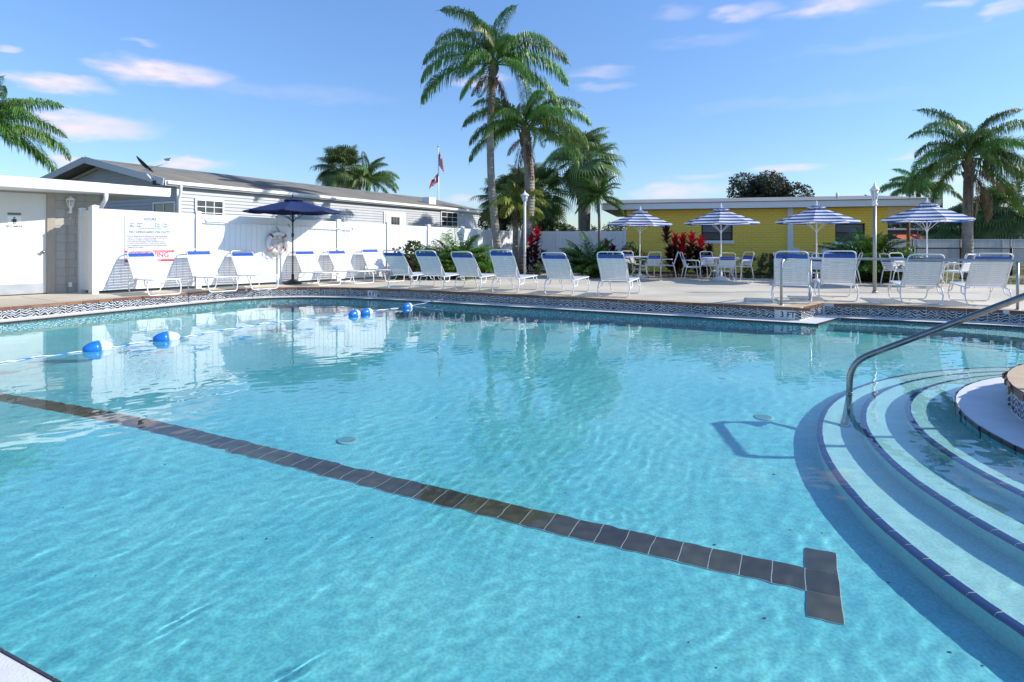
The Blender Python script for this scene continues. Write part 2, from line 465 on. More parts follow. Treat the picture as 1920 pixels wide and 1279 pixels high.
def arc(c, r, a0, a1, n):
    return [V2(c[0] + r * math.cos(a0 + (a1 - a0) * i / n), c[1] + r * math.sin(a0 + (a1 - a0) * i / n)) for i in range(n + 1)]


def catmull(P, n=6):
    out = []
    for i in range(1, len(P) - 2):
        for k in range(n):
            t = k / n; a, b, c, d = P[i - 1], P[i], P[i + 1], P[i + 2]
            out.append(.5 * ((2 * b) + (c - a) * t + (2 * a - 5 * b + 4 * c - d) * t * t + (3 * b - a - 3 * c + d) * t ** 3))
    out.append(P[-2]); return out


IC = (6.30, 3.90)                 # centre of the rounded deck peninsula by the steps
far_left = catmull([V2(-8.71, 12.60), V2(-8.05, 13.90), V2(-7.50, 14.90), V2(-6.95, 15.62), V2(-6.25, 16.05), V2(-5.32, 16.22), V2(-4.1, 15.98),
                    V2(-2.2, 15.16), V2(-.5, 14.29)], 6)
right_curve = catmull([V2(7.26, 11.46), V2(8.16, 11.02), V2(8.75, 10.70), V2(9.15, 10.30), V2(9.28, 9.75), V2(9.15, 9.1), V2(8.75, 8.25), V2(8.45, 7.6)], 5)
D = []
D += far_left                                             # far left corner and start of the far edge
D += [V2(5.30, 11.10), V2(6.15, 11.95)]                   # the 3 FT corner
D += right_curve
D += catmull([V2(9.0, 9.4), V2(8.1, 7.0), V2(7.60, 6.35), V2(7.0, 6.27), V2(6.3, 6.37), V2(5.7, 6.32)], 4)
D += arc(IC, 2.39, R(100), R(232), 26)[1:]
D += [V2(4.75, 1.5), V2(4.7, 1.0), V2(4.4, -.2)]
# near edge, passing close below the camera
ne = lambda x: 2.113 - .4855 * (x + 1.795) - .411
D += [V2(4.0, ne(4.0)), V2(-1.0, ne(-1.0)), V2(-6.0, ne(-6.0)), V2(-10.6, ne(-10.6))]
D += [V2(-11.35, 6.6), V2(-11.45, 7.05)]
D += [V2(-10.4, 9.2)]
# drop doubled points
Q = [D[0]]
for p in D[1:]:
    if (p - Q[-1]).length > .03: Q.append(p)
D = Q
area = sum(D[i].x * D[(i + 1) % len(D)].y - D[(i + 1) % len(D)].x * D[i].y for i in range(len(D)))
if area > 0: D.reverse()           # clockwise: the pool lies to the right of the walking direction


def offset(P, d):
    """shift the clockwise outline towards the water by d"""
    n = len(P); out = []
    for i in range(n):
        a = (P[i] - P[i - 1]).normalized(); b = (P[(i + 1) % n] - P[i]).normalized()
        na = V2(a.y, -a.x); nb = V2(b.y, -b.x); m = (na + nb)
        m = m / max(.35, m.dot(na)) if m.length > 1e-6 else na
        out.append(P[i] + m * d)
    return out


Wp = offset(D, .37)
# ------------------------------------------------------------------ sheets with a hole
def sheet_with_hole(name, outer, hole, z, m, kind='structure'):
    import bmesh
    bm = bmesh.new()
    for loop in (outer, hole):
        vs = [bm.verts.new((p.x, p.y, z)) for p in loop]
        for i in range(len(vs)): bm.edges.new((vs[i], vs[(i + 1) % len(vs)]))
    bmesh.ops.triangle_fill(bm, use_beauty=True, use_dissolve=False, edges=bm.edges[:])
    for f in bm.faces:
        if f.normal.z < 0: f.normal_flip()
    me = bpy.data.meshes.new(name); bm.to_mesh(me); bm.free(); me.materials.append(m)
    o = link(name, me); tag(o, kind=kind); return o


gh = offset(D, -.03)
sheet_with_hole('ground', [V2(-900, -600), V2(900, -600), V2(900, 1500), V2(-900, 1500)], gh, -.03, M_ground)
deck_outer = [V2(-14, -6), V2(18, -6), V2(18, 16.6), V2(14.6, 17.2), V2(11.7, 17.8), V2(10.95, 18.45), V2(8.6, 20.6), V2(5.2, 21.6), V2(1.5, 24.6),
              V2(-.1, 25.4), V2(-9.9, 14.5), V2(-10.9, 15.3), V2(-14, 12.0)]
deck = sheet_with_hole('pool_deck', deck_outer, D, 0, M_deck)

# strips along the outline -------------------------------------------------
def strip(P, Q, z0, z1):
    mb = MB(); n = len(P)
    v = [Vector((p.x, p.y, z0)) for p in P] + [Vector((q.x, q.y, z1)) for q in Q]
    mb.add(v, [(i, (i + 1) % n, n + (i + 1) % n, n + i) for i in range(n)])
    return mb


D_in = offset(D, .012)
face = strip(D, D, 0.0, LZ - .05).build('pool_wall', M_grout); tag(face, kind='structure')
led = strip(D, Wp, LZ, LZ).build('gutter_ledge', M_ledge); tag(led, kind='structure')
tan = strip(offset(D, -.30), offset(D, .004), .004, .004).build('coping_border', M_tan, deck)
wall = strip(Wp, Wp, LZ - .004, -2.4).build('pool_side_wall', M_wallplaster); tag(wall, kind='structure'); recv(wall)


def resample(P, step, closed=True):
    """points every `step` metres along the outline, each with its direction"""
    n = len(P); out = []; acc = 0.
    for i in range(n if closed else n - 1):
        a = P[i]; b = P[(i + 1) % n]; l = (b - a).length; d = (b - a).normalized()
        while acc <= l:
            out.append((a + d * acc, d)); acc += step
        acc -= l
    return out


def tile_mesh(name, l, h, t, m, bev=.0):
    """tile l long (x), h high (z, downwards), t thick (y towards the water), back at y=0"""
    mb = MB(); e = bev
    v = [(-l / 2, 0, -h), (l / 2, 0, -h), (l / 2, 0, 0), (-l / 2, 0, 0), (-l / 2 + e, -t, -h + e), (l / 2 - e, -t, -h + e), (l / 2 - e, -t, -e), (-l / 2 + e, -t, -e)]
    mb.add(v, [(4, 5, 6, 7), (0, 1, 5, 4), (1, 2, 6, 5), (2, 3, 7, 6), (3, 0, 4, 7)])
    return mb.mesh(name, m)


def seen(p, margin=60):
    if p.y < .6: return False
    x = 960 + F * p.x / p.y
    return -margin < x < 1920 + margin


COPL = .305
me_cop = tile_mesh('coping_tile', COPL - .008, .055, .016, M_cop, .004)
me_wave = tile_mesh('wave_tile', .1525 - .010, .158, .009, M_wavetile, .002)
me_trim = tile_mesh('edge_tile', .1525 - .004, .045, .012, M_trim, .002)
me_teal = tile_mesh('submerged_tile', .1525 - .006, .15, .006, M_teal, .001)
rest = {'c': MB(), 'w': MB(), 't': MB(), 's': MB()}


def facing_cam(p, d):
    n = V2(d.y, -d.x)               # towards the water
    return n.dot(V2(0, 0) - p) > 0


def lay(P, step, me, z, name, parent, m, key, cap=300):
    cnt = 0; mb = MB()
    for p, d in resample(P, step):
        q = p + d * step / 2
        a = math.atan2(d.y, d.x)
        if seen(q) and facing_cam(q, d) and cnt < cap and q.length < 30:
            o = link(name, me, parent, (q.x, q.y, z), (0, 0, a)); cnt += 1
            if key in 'st': recv(o)
        else:
            Mx = Matrix.Translation((q.x, q.y, z)) @ Matrix.Rotation(a, 4, 'Z')
            mb.add([Mx @ v.co for v in me.vertices], [tuple(pp.vertices) for pp in me.polygons])
    if mb.v:
        o = mb.build(name + '_run', m, parent); o['kind'] = 'stuff'
    return cnt


lay(D, COPL, me_cop, -.001, 'coping_tile', face, M_cop, 'c')
# depth markers replace two tiles each, so the pattern course skips them
MARK = [(at(676, 553, -.13), '6 FT'), (at(1471, 590, -.13), '3 FT')]


def lay_wave():
    cnt = 0; mb = MB()
    for p, d in resample(D, .1525):
        q = p + d * .1525 / 2; a = math.atan2(d.y, d.x)
        if any((V2(mk.x, mk.y) - q).length < .165 for mk, _ in MARK): continue
        if seen(q) and facing_cam(q, d) and cnt < 300:
            link('wave_tile', me_wave, face, (q.x, q.y, -.059), (0, 0, a)); cnt += 1
        else:
            Mx = Matrix.Translation((q.x, q.y, -.059)) @ Matrix.Rotation(a, 4, 'Z')
            mb.add([Mx @ v.co for v in me_wave.vertices], [tuple(pp.vertices) for pp in me_wave.polygons])
    o = mb.build('wave_tile_run', M_wavetile, face); o['kind'] = 'stuff'


lay_wave()
lay(Wp, .1525, me_trim, LZ + .003, 'edge_tile', led, M_trim, 't')
lay(Wp, .1525, me_teal, LZ - .05, 'submerged_tile', wall, M_teal, 's', 260)


def text(body, size, m, parent, loc, rot, ext=.0008, align='CENTER', sx=1.0, name='lettering'):
    cu = bpy.data.curves.new(name, 'FONT'); cu.body = body; cu.size = size; cu.extrude = ext; cu.align_x = align; cu.align_y = 'CENTER'
    cu.materials.append(m); cu.resolution_u = 3; cu.offset = size * .010
    tmp = bpy.data.objects.new('tmp', cu); COL.objects.link(tmp); bpy.context.view_layer.update()
    me = bpy.data.meshes.new_from_object(tmp.evaluated_get(bpy.context.evaluated_depsgraph_get())); bpy.data.objects.remove(tmp); bpy.data.curves.remove(cu)
    if not me.materials: me.materials.append(m)
    o = link(name, me, parent, loc, rot); o.scale = (sx, 1, 1)
    return o


M_ink = mat('black_ink', (.015, .015, .018), .5)
M_grey_ink = mat('grey_ink', (.06, .065, .075), .5)
M_red_ink = mat('red_ink', (.55, .02, .03), .5)
M_markwhite = mat('white_marker_tile', (.62, .62, .62), .3)
for mk, body in MARK:
    # nearest outline segment
    best = min(resample(D, .05), key=lambda t: (t[0] - V2(mk.x, mk.y)).length)
    p, d = best; a = math.atan2(d.y, d.x)
    t = empty('depth_marker', (p.x, p.y, -.059), a)
    tag(t, 'white %s marker tiles %s' % (('6 FT', 'in the far wall behind the paired floats') if body[0] == '6' else ('3 FT', 'at the pool corner below the steel rail')), 'depth marker')
    mt = tile_mesh('marker_tile', .1525 - .006, .160, .0095, M_markwhite, .002)
    link('marker_tile', mt, t, (-.076, 0, 0)); link('marker_tile', mt, t, (.077, 0, 0))
    for ch, xx in ((body[0], -.075), (body[2:], .078)):
        text(ch, .150, M_ink, t, (xx, -.0115, -.083), (R(90), 0, 0), .0012, sx=.86)
        text(ch, .150, M_ink, t, (xx + .004, -.0112, -.083), (R(90), 0, 0), .0012, sx=.86)

# ------------------------------------------------------------------ pool floor, lane mark, drains
FZ = WZ - .62; WATER_N = 1.12


def floor_z(x, y):
    # shallow flat, falling to the deep end at the far left
    t = ((-x * .55) + (y - 8.2) * .62 + 0) / 6.5
    t = min(1, max(0, t)); t = t * t * (3 - 2 * t)
    return FZ - .70 * t


def pool_floor():
    nx, ny = 90, 80; x0, x1, y0, y1 = -12, 9.6, -1.5, 17
    v = []; f = []
    for j in range(ny + 1):
        for i in range(nx + 1):
            x = x0 + (x1 - x0) * i / nx; y = y0 + (y1 - y0) * j / ny; v.append((x, y, floor_z(x, y)))
    for j in range(ny):
        for i in range(nx):
            a = j * (nx + 1) + i; f.append((a, a + 1, a + nx + 2, a + nx + 1))
    mb = MB(); mb.add(v, f, True); o = mb.build('pool_floor', M_plaster); tag(o, kind='structure'); return recv(o)


pf = pool_floor()
# dark lane line with its T end, laid tile by tile
J0 = Vector((1.684, 3.462, 0)); J22 = Vector((-1.695, 5.048, 0))
lu = (J0 - J22).normalized(); lv = Vector((-lu.y, lu.x, 0))
TS = .1697; TW = .226
me_ft2 = MB().box((-TS / 2 + .003, -TW / 2 + .003, 0), (TS / 2 - .003, TW / 2 - .003, .008)).mesh('floor_tile', M_floortile)
me_gr = MB().box((-TS / 2, -TW / 2, 0), (TS / 2, TW / 2, .005)).mesh('grout_bed', M_grout)
la = math.atan2(lu.y, lu.x)
cells = [(-i - .5, -.5) for i in range(0, 64)] + [(.5, .5), (.5, -.5), (.5, -1.5)]
gm = MB()
for i, j in cells:
    c = J0 + lu * (i * TS) + lv * (j * TW); z = floor_z(c.x, c.y) + .002
    o = link('floor_tile', me_ft2, pf, (c.x, c.y, z), (0, 0, la)); recv(o)
    Mx = Matrix.Translation((c.x, c.y, z)) @ Matrix.Rotation(la, 4, 'Z')
    gm.add([Mx @ v.co for v in me_gr.vertices], [tuple(p.vertices) for p in me_gr.polygons])
go = gm.build('grout_bed', M_grout, pf); go['kind'] = 'stuff'; recv(go)

# ------------------------------------------------------------------ round steps
STEPS = [((6.263, 3.85), 3.142, .15), ((6.335, 3.72), 3.622, .30), ((6.61, 3.42), 4.355, .45)]


def ring(mb, c, r, z0, z1, n=120, a0=0, a1=2 * PI):
    v = []; f = []
    for i in range(n + 1):
        a = a0 + (a1 - a0) * i / n
        v += [(c[0] + r * math.cos(a), c[1] + r * math.sin(a), z0), (c[0] + r * math.cos(a), c[1] + r * math.sin(a), z1)]
    for i in range(n): f.append((2 * i, 2 * i + 1, 2 * i + 3, 2 * i + 2))
    mb.add(v, f, True)


def disc(mb, c, r, z, n=120):
    v = [(c[0] + r * math.cos(2 * PI * i / n), c[1] + r * math.sin(2 * PI * i / n), z) for i in range(n)]
    mb.add(v, [tuple(range(n))])


NOS = MB().mesh
for k, (c, r, dep) in enumerate(STEPS):
    z = WZ - dep; zb = z - .17 if k < 2 else FZ - .02
    mb = MB(); disc(mb, c, r - .022, z)
    ring(mb, c, r, zb, z - .030)
    ring(mb, c, r - .022, z - .035, z)
    st = mb.build('pool_step', M_step); tag(st, kind='structure'); recv(st)
    # grout bed and nosing tiles
    g = MB(); v = []; f = []
    n = 160
    for i in range(n + 1):
        a = 2 * PI * i / n; ca, sa = math.cos(a), math.sin(a)
        for rr, zz in ((r - .046, z + .001), (r - .012, z + .001), (r + .001, z - .010), (r + .001, z - .026)):
            v.append((c[0] + rr * ca, c[1] + rr * sa, zz))
    for i in range(n):
        for q in range(3): f.append((4 * i + q, 4 * i + 4 + q, 4 * i + 5 + q, 4 * i + 1 + q))
    g.add(v, f, True); gb = g.build('grout_bed', M_grout, st); recv(gb)
    da = .1525 / r; w = da * .5 - .0035 / r
    nm = MB(); vv = []
    for s in (-1, -.33, .33, 1):
        a = w * s
        for rr, zz in ((r - .047, z - .02), (r - .045, z + .004), (r - .014, z + .004), (r - .002, z - .001), (r + .005, z - .012), (r + .005, z - .024), (r - .004, z - .028)):
            vv.append((rr * math.cos(a), rr * math.sin(a), zz))
    ff = []
    for s in range(3):
        for q in range(6): ff.append((7 * s + q, 7 * s + 7 + q, 7 * s + 8 + q, 7 * s + 1 + q))
    ff.append(tuple(range(7))); ff.append(tuple(21 + q for q in range(7))[::-1])
    nm.add(vv, ff, False); me = nm.mesh('nosing_tile', M_nosing)
    a = R(70)
    while a < R(262):
        recv(link('nosing_tile', me, st, (c[0], c[1], 0), (0, 0, a))); a += da

# bench under the far right wall
bn = []
bq = [V2(6.25, 11.85), V2(7.2, 11.45), V2(8.3, 10.85), V2(9.1, 10.3), V2(9.0, 9.0), V2(8.2, 9.4), V2(7.3, 10.45), V2(6.9, 10.68), V2(5.55, 11.32)]
mb = MB(); n = len(bq)
mb.add([(p.x, p.y, WZ - .20) for p in bq] + [(p.x, p.y, FZ - .1) for p in bq], [tuple(range(n))[::-1]] + [(i, (i + 1) % n, n + (i + 1) % n, n + i) for i in range(n)])
bench = mb.build('underwater_bench', M_step); tag(bench, kind='structure'); recv(bench)
nb = MB()
for a, b in ((bq[8], bq[7]), (bq[7], bq[6]), (bq[6], bq[5])):
    nb.bar((a.x, a.y, WZ - .202), (b.x, b.y, WZ - .202), .03, .012)
recv(nb.build('nosing_strip', M_nosing, bench))

M_drain = mat('sea_green_drain_plastic', (.22, .46, .46), .6)
# drains and lights on the floor
def drain(px, py, lab):
    # apparent position refracted: solve on the floor
    X = (px - 960) / F; Z = (py - HZ) / F; t = (CZ - WZ) / Z
    hx = math.hypot(X, 1); Ln = math.sqrt(hx * hx + Z * Z); s = hx / Ln / WATER_N; tr = s / math.sqrt(1 - s * s)
    x = X * t + X / hx * tr * .62; y = t + tr * .62 / hx
    r = empty('floor_drain', (x, y, floor_z(x, y) + .002)); tag(r, lab, 'pool drain')
    recv(MB().lathe([(.095, 0), (.098, .006), (.085, .014), (.07, .015)], n=24).build('drain_ring', M_drain, r))
    g = MB()
    for i in range(-4, 5):
        w = math.sqrt(max(0, .07 ** 2 - (i * .015) ** 2)); g.box((-w, i * .015 - .004, .014), (w, i * .015 + .004, .02))
    recv(g.build('grate', M_drain, r)); recv(MB().lathe([(.068, .0152), (.067, .0155)], n=20).build('drain_opening', M_dark, r))
    return r


drain(1433, 783, 'white round floor drain beside the shadow of the handrail near the round steps')
drain(652, 826, 'white round floor drain behind the dark lane line, left of centre')

# specks of grit and leaves on the floor
rg = random.Random(8); gm = MB()
for i in range(110):
    x = rg.uniform(-5, 3.4); y = rg.uniform(1.4, 8); z = floor_z(x, y) + .003; s = rg.uniform(.003, .009); a = rg.uniform(0, 6)
    if math.hypot(x - 6.52, y - 3.49) < 4.3: continue
    gm.add([(x + s * math.cos(a + q * 1.57) * (1 if q % 2 else 1.6), y + s * math.sin(a + q * 1.57), z) for q in range(4)], [(0, 1, 2, 3)])
o = gm.build('grit', mat('dark_grit', (.05, .05, .04), .9)); tag(o, 'small dark specks of grit lying on the pool floor', 'debris', kind='stuff'); recv(o)


# ------------------------------------------------------------------ water
def water():
    m = bpy.data.materials.new('pool_water'); m.use_nodes = True; nt = m.node_tree; nt.nodes.clear()
    nn = nt.nodes.new; ln = nt.links.new
    out = nn('ShaderNodeOutputMaterial'); g = nn('ShaderNodeBsdfRefraction'); gl = nn('ShaderNodeBsdfGlossy'); fr = nn('ShaderNodeFresnel'); mx = nn('ShaderNodeMixShader')
    geo = nn('ShaderNodeNewGeometry'); inv = nn('ShaderNodeMath'); inv.operation = 'SUBTRACT'; inv.inputs[0].default_value = 1
    fac = nn('ShaderNodeMath'); fac.operation = 'MULTIPLY'
    g.inputs['Roughness'].default_value = 0; g.inputs['IOR'].default_value = WATER_N; g.inputs['Color'].default_value = (.93, 1, 1, 1)
    gl.inputs['Roughness'].default_value = 0; gl.inputs['Color'].default_value = (1, 1, 1, 1); fr.inputs['IOR'].default_value = 1.333
    ln(geo.outputs['Backfacing'], inv.inputs[1]); ln(fr.outputs[0], fac.inputs[0]); ln(inv.outputs[0], fac.inputs[1]); ln(fac.outputs[0], mx.inputs[0])
    ln(g.outputs[0], mx.inputs[1]); ln(gl.outputs[0], mx.inputs[2]); ln(mx.outputs[0], out.inputs[0])
    # graded grid, fine near the camera
    u = np.linspace(-1, 1, 1000); xs = .6 + np.sign(u) * np.abs(u) ** 1.75 * 12.8
    t = np.linspace(0, 1, 1000); ys = -.6 + 17.6 * (t ** 1.75)
    rs = np.random.RandomState(11)
    X, Y = np.meshgrid(xs, ys)
    H = np.zeros_like(X)
    main = R(128)
    wx = .10 * np.sin(1.1 * X + .6 * Y) + .05 * np.sin(2.3 * Y - 1.2 * X) + .02 * np.sin(6.1 * X + 4 * Y); wy = .10 * np.cos(.9 * Y - .7 * X) + .05 * np.sin(2.9 * X + .8 * Y) + .02 * np.sin(5.2 * Y - 5 * X)
    sp = np.maximum(np.gradient(xs)[None, :] * np.ones_like(X), np.gradient(ys)[:, None] * np.ones_like(X))
    for i in range(70):
        if i < 56: lam = np.exp(rs.uniform(np.log(.055), np.log(.26))); amp = .000095 * (lam / .14) ** .9
        else: lam = np.exp(rs.uniform(np.log(.3), np.log(.9))); amp = .00030 * (lam / .5)
        k = 2 * PI / lam
        th = main + rs.normal(0, .60); ph = rs.uniform(0, 2 * PI)
        env = np.clip(.30 + .9 * np.sin(rs.uniform(.5, 2.2) * X + rs.uniform(0, 6)) * np.sin(rs.uniform(.5, 2.2) * Y + rs.uniform(0, 6)), 0, 1.2)
        env *= np.clip(lam / (2.6 * sp) - 1, 0, 1)
        H += amp * env * np.sin(k * (math.cos(th) * (X + wx) + math.sin(th) * (Y + wy)) + ph)
    # a few rings, as round a drop or a return jet
    for cx, cy, a in ((1.42, 4.05, .00022), (5.6, 8.4, .0003), (-3.5, 9.5, .0003)):
        d = np.hypot(X - cx, Y - cy); H += a * np.exp(-d * 4.5) * np.sin(d * 80)
    for cx, cy, dx, dy in ((-.25, 2.62, .55, .83), (-.75, 2.18, .60, .80), (-.9, 3.0, .5, .86)):
        al = (X - cx) * dx + (Y - cy) * dy; ac = (X - cx) * -dy + (Y - cy) * dx
        H += .0006 * np.exp(-(al / .16) ** 2 - (ac / .045) ** 2) * np.sin(ac * 95 + al * 12)
    # calmer towards the far side
    H *= np.clip(1.15 - Y / 22., .45, 1.1)
    v = np.stack([X.ravel(), Y.ravel(), (WZ + H).ravel()], 1)
    nx, ny = len(xs), len(ys)
    # keep only quads inside the ledge outline
    poly = offset(D, .12); px = np.array([p.x for p in poly]); py = np.array([p.y for p in poly])
    cx = (X[:-1, :-1] + X[1:, 1:]) / 2; cy = (Y[:-1, :-1] + Y[1:, 1:]) / 2
    ins = np.zeros(cx.shape, bool); j = len(px) - 1
    for i in range(len(px)):
        if abs(py[j] - py[i]) > 1e-9:
            c = ((py[i] > cy) != (py[j] > cy)) & (cx < (px[j] - px[i]) * (cy - py[i]) / (py[j] - py[i]) + px[i]); ins ^= c
        j = i
    jj, ii = np.nonzero(ins); a = jj * nx + ii
    faces = np.stack([a, a + 1, a + nx + 1, a + nx], 1)
    used = np.unique(faces); remap = np.full(len(v), -1); remap[used] = np.arange(len(used))
    faces = remap[faces]; v = v[used]
    me = bpy.data.meshes.new('pool_water'); me.vertices.add(len(v)); me.vertices.foreach_set('co', v.ravel())
    me.loops.add(faces.size); me.loops.foreach_set('vertex_index', faces.ravel().astype(np.int32))
    me.polygons.add(len(faces)); me.polygons.foreach_set('loop_start', np.arange(0, faces.size, 4, dtype=np.int32))
    me.polygons.foreach_set('use_smooth', np.ones(len(faces), bool)); me.update(calc_edges=True); me.validate()
    me.materials.append(m)
    o = link('pool_water', me); tag(o, kind='structure'); o.cycles.is_caustics_caster = True
    return o


water()

# ------------------------------------------------------------------ handrails
def handrail_steps():
    A0 = Vector((3.03, 5.49, WZ - .45)); A1 = Vector((3.27, 5.84, WZ)); A2 = Vector((3.28, 5.85, .04)); B = Vector((5.1, 4.87, 1.13)); B0 = Vector((5.1, 4.87, 0))
    r = empty('pool_handrail', (A0.x, A0.y, A0.z))
    tag(r, 'bent stainless steel handrail rising out of the water over the round steps', 'handrail')
    off = Vector(A0)
    pts = [A0, A1 - Vector((0, 0, .0))] + rounded([A1 + Vector((0, 0, .02)), A2, B, B0], .19, 9)[0:]
    pts = [p - off for p in pts]
    recv(MB().tube(pts, .0285, 16).build('rail_tube', M_steel, r))
    recv(MB().lathe([(.05, 0), (.052, .01), (.033, .025)], n=20).build('base_flange', M_steel, r))
    MB().lathe([(.05, 0), (.052, .01), (.033, .025)], n=20).build('base_flange', M_steel, r, loc=B0 - off)
    MB().tube([A1 - off + Vector((0, 0, .006)), A1 - off + Vector((0, 0, .02))], .031, 16).build('collar', M_steel, r)


handrail_steps()


def handrail_far():
    A = at(1465, 572.5); B = at(1519.5, 563); C = at(1908, 581.5); Z = .875
    E = Vector((C.x + 1.6, C.y - 2.4, 0))
    r = empty('guard_rail', tuple(A)); tag(r, 'straight stainless steel guard rail along the deck in front of the four loungers', 'handrail')
    Zv = Vector((0, 0, Z))
    pts = [Vector((0, 0, 0))] + arc_pts(Vector((0, 0, 0)), Zv, B - A + Zv, .17, 8) + [B - A + Zv, C - A + Zv, E - A + Zv]
    MB().tube(pts, .0245, 12).build('rail_tube', M_steel2, r)
    for P in (B, C, E):
        MB().tube([P - A, P - A + Zv * .975], .0225, 12).build('rail_post', M_steel2, r)
    for P in (A, B, C, E):
        MB().lathe([(.05, 0), (.05, .008), (.03, .02)], n=16).build('base_flange', M_steel2, r, loc=P - A)


handrail_far()

# ------------------------------------------------------------------ float line
M_floatb = mat('blue_float_plastic', (.012, .16, .62), .3, spec=.5)
M_floatw = mat('white_float_plastic', (.78, .78, .78), .35)


def float_line():
    def P(x, y, z=WZ): return at(x, y, z)
    way = [P(-260, 720), P(-60, 692), P(60, 671), P(150, 660), P(215, 651), P(285, 639.5), P(345, 633.5), P(420, 619), P(500, 606), P(640, 592), P(655, 589.5), P(700, 583), P(745, 578.5), P(775, 573.5)]
    hook = Vector((xat(829, 14.2), 14.25, -.13))
    way = [Vector((p.x, p.y, WZ + .004)) for p in way] + [hook]
    lst = [way[0]]
    for a, b in zip(way[:-1], way[1:]):
        n = max(1, int((b - a).length / .045))
        for k in range(1, n + 1): lst.append(a + (b - a) * k / n)
    # two strands, blue and white, twisted round one another
    w = MB(); bl = MB(); off = lst[0]
    def strand(ph):
        out = []
        for i, p in enumerate(lst):
            a = i * .75 + ph; d = (lst[min(i + 1, len(lst) - 1)] - lst[max(i - 1, 0)]).normalized(); s = Vector((-d.y, d.x, 0))
            wob = math.sin(i * .11) * .02
            out.append(p - off + s * (math.cos(a) * .007 + wob) + Vector((0, 0, math.sin(a) * .007)))
        return out
    r = empty('lane_rope', tuple(off)); tag(r, 'blue and white twisted rope floating across the far end of the pool', 'rope')
    w.tube(strand(0), .0070, 5).build('white_strand', M_floatw, r); bl.tube(strand(PI), .0056, 5).build('blue_strand', M_floatb, r)
    MB().tube([hook - off + Vector((0, .05, 0)), hook - off], .012, 6).build('wall_hook', M_steel, r)
    fl = [((184, 656), 'leftmost of the blue and white floats, lying alone on the rope'), ((313, 637.5), 'blue and white float on the rope second from the left edge'),
          ((665, 591.5), 'left one of the two touching blue and white floats below the 6 FT marker'), ((688, 588), 'right one of the two touching blue and white floats'),
          ((764.5, 577), 'blue and white float nearest the far pool wall, rightmost on the rope')]
    for (x, y), lab in fl:
        c = P(x, y); c.z = WZ + .03
        j = min(range(len(lst)), key=lambda i: (lst[i] - c).length)
        d = lst[min(j + 2, len(lst) - 1)] - lst[max(j - 2, 0)]; d.z = 0; d.normalize()
        big = 1.0 if x < 400 else .86
        t = empty('pool_float', tuple(c), math.atan2(d.y, d.x)); tag(t, lab, 'float', 'floats on the lane rope')
        prof = [(.02, -.185), (.045, -.17), (.074, -.12), (.092, -.06), (.10, -.004)]
        My = Matrix.Rotation(R(90), 4, 'Y')
        half = MB().lathe([(a * big, b * big) for a, b in prof], n=20, M=My)
        half.build('blue_half', M_floatb, t)
        MB().lathe([(a * big, -b * big * (.92)) for a, b in prof[::-1]], n=20, M=My).build('white_half', M_floatw, t)


float_line()


# ------------------------------------------------------------------ loungers
ME = {}
ME['strap'] = MB().box((-.0215, -.322, -.004), (.0215, .322, .004)).mesh('strap', M_strap)
ME['bstrap'] = MB().box((-.025, -.322, -.004), (.0245, .322, .004)).mesh('blue_strap', M_blue_strap)


def make_lounger(tx=-.42, tz=1.0):
    r = empty('sun_lounger')
    W = .31; T = .0135
    # seat rails and foot end
    for s in (-1,):
        pass
    seat = MB(); seat.tube(rounded([(-.05, -W, .335), (1.22, -W, .365), (1.22, W, .365), (-.05, W, .335)], .09, 5), T, 8)
    seat.build('seat_frame', M_white_metal, r)
    # bent legs: U shaped, feet joined by a bar near the ground
    for x0, x1, nm in ((-.02, -.10, 'rear_leg'), (1.00, 1.08, 'front_leg')):
        m = MB()
        m.tube(rounded([(x0, -W - .028, .335), (x1 * .6 + x0 * .4, -W - .05, .2), (x1, -W - .02, .014), (x1, W + .02, .014), (x1 * .6 + x0 * .4, W + .05, .2), (x0, W + .028, .335)], .06, 4), T, 8)
        m.build(nm, M_white_metal, r)
    for s in (-1, 1):
        m = MB()
        m.tube(rounded([(.28, s * (W + .02), .34), (.22, s * (W + .035), .22), (-.02, s * (W + .035), .20)], .05, 4), T * .85, 7)
        m.build('brace', M_white_metal, r); m = MB()
        m.tube(rounded([(.82, s * (W + .02), .35), (.88, s * (W + .035), .23), (1.03, s * (W + .035), .20)], .05, 4), T * .85, 7)
        m.build('brace', M_white_metal, r)
    # back
    p0 = Vector((.12, 0, .335)); p1 = Vector((tx, 0, tz)); d = (p1 - p0); bl = d.length; d.normalize()
    def bp(t, y): return p0 + d * t + Vector((0, y, 0))
    m = MB(); m.tube(rounded([bp(0, -W), bp(bl, -W * .93), bp(bl, W * .93), bp(0, W)], .11, 6), T, 8)
    bf = m.build('back_frame', M_white_metal, r)
    for s in (-1, 1):
        m = MB()
        m.tube([bp(bl * .46, s * W * .96), (-.03, s * (W - .03), .33)], .009, 6)
        for k in range(3):
            q = Vector(bp(bl * .46, s * W * .96)).lerp(Vector((-.03, s * (W - .03), .33)), .45 + .13 * k); m.box(q - Vector((.012, .006, .02)), q + Vector((.012, .006, .006)))
        m.build('back_strut', M_white_metal, r)
    ang = math.atan2(d.z, d.x)          # strap short side along the back
    n = 12; t = .06
    for k in range(n):
        link('strap', ME['strap'], r, bp(t, 0), (0, -ang, 0), (1, .985, 1)); t += .0535
    for k in range(2):
        link('blue_strap', ME['bstrap'], r, bp(t, 0), (0, -ang, 0), (1, .97, 1)); t += .0535
    x = .16
    while x < 1.10:
        z = .335 + .03 * (x + .05) / 1.27 + .004
        link('strap', ME['strap'], r, (x, 0, z), (0, -.024, 0)); x += .058
    link('blue_strap', ME['bstrap'], r, (x, 0, .368), (0, -.024, 0))
    return r


PROTO = [make_lounger(), make_lounger(-.36, 1.03), make_lounger(-.46, .975)]
used = [0]
lr = random.Random(2)


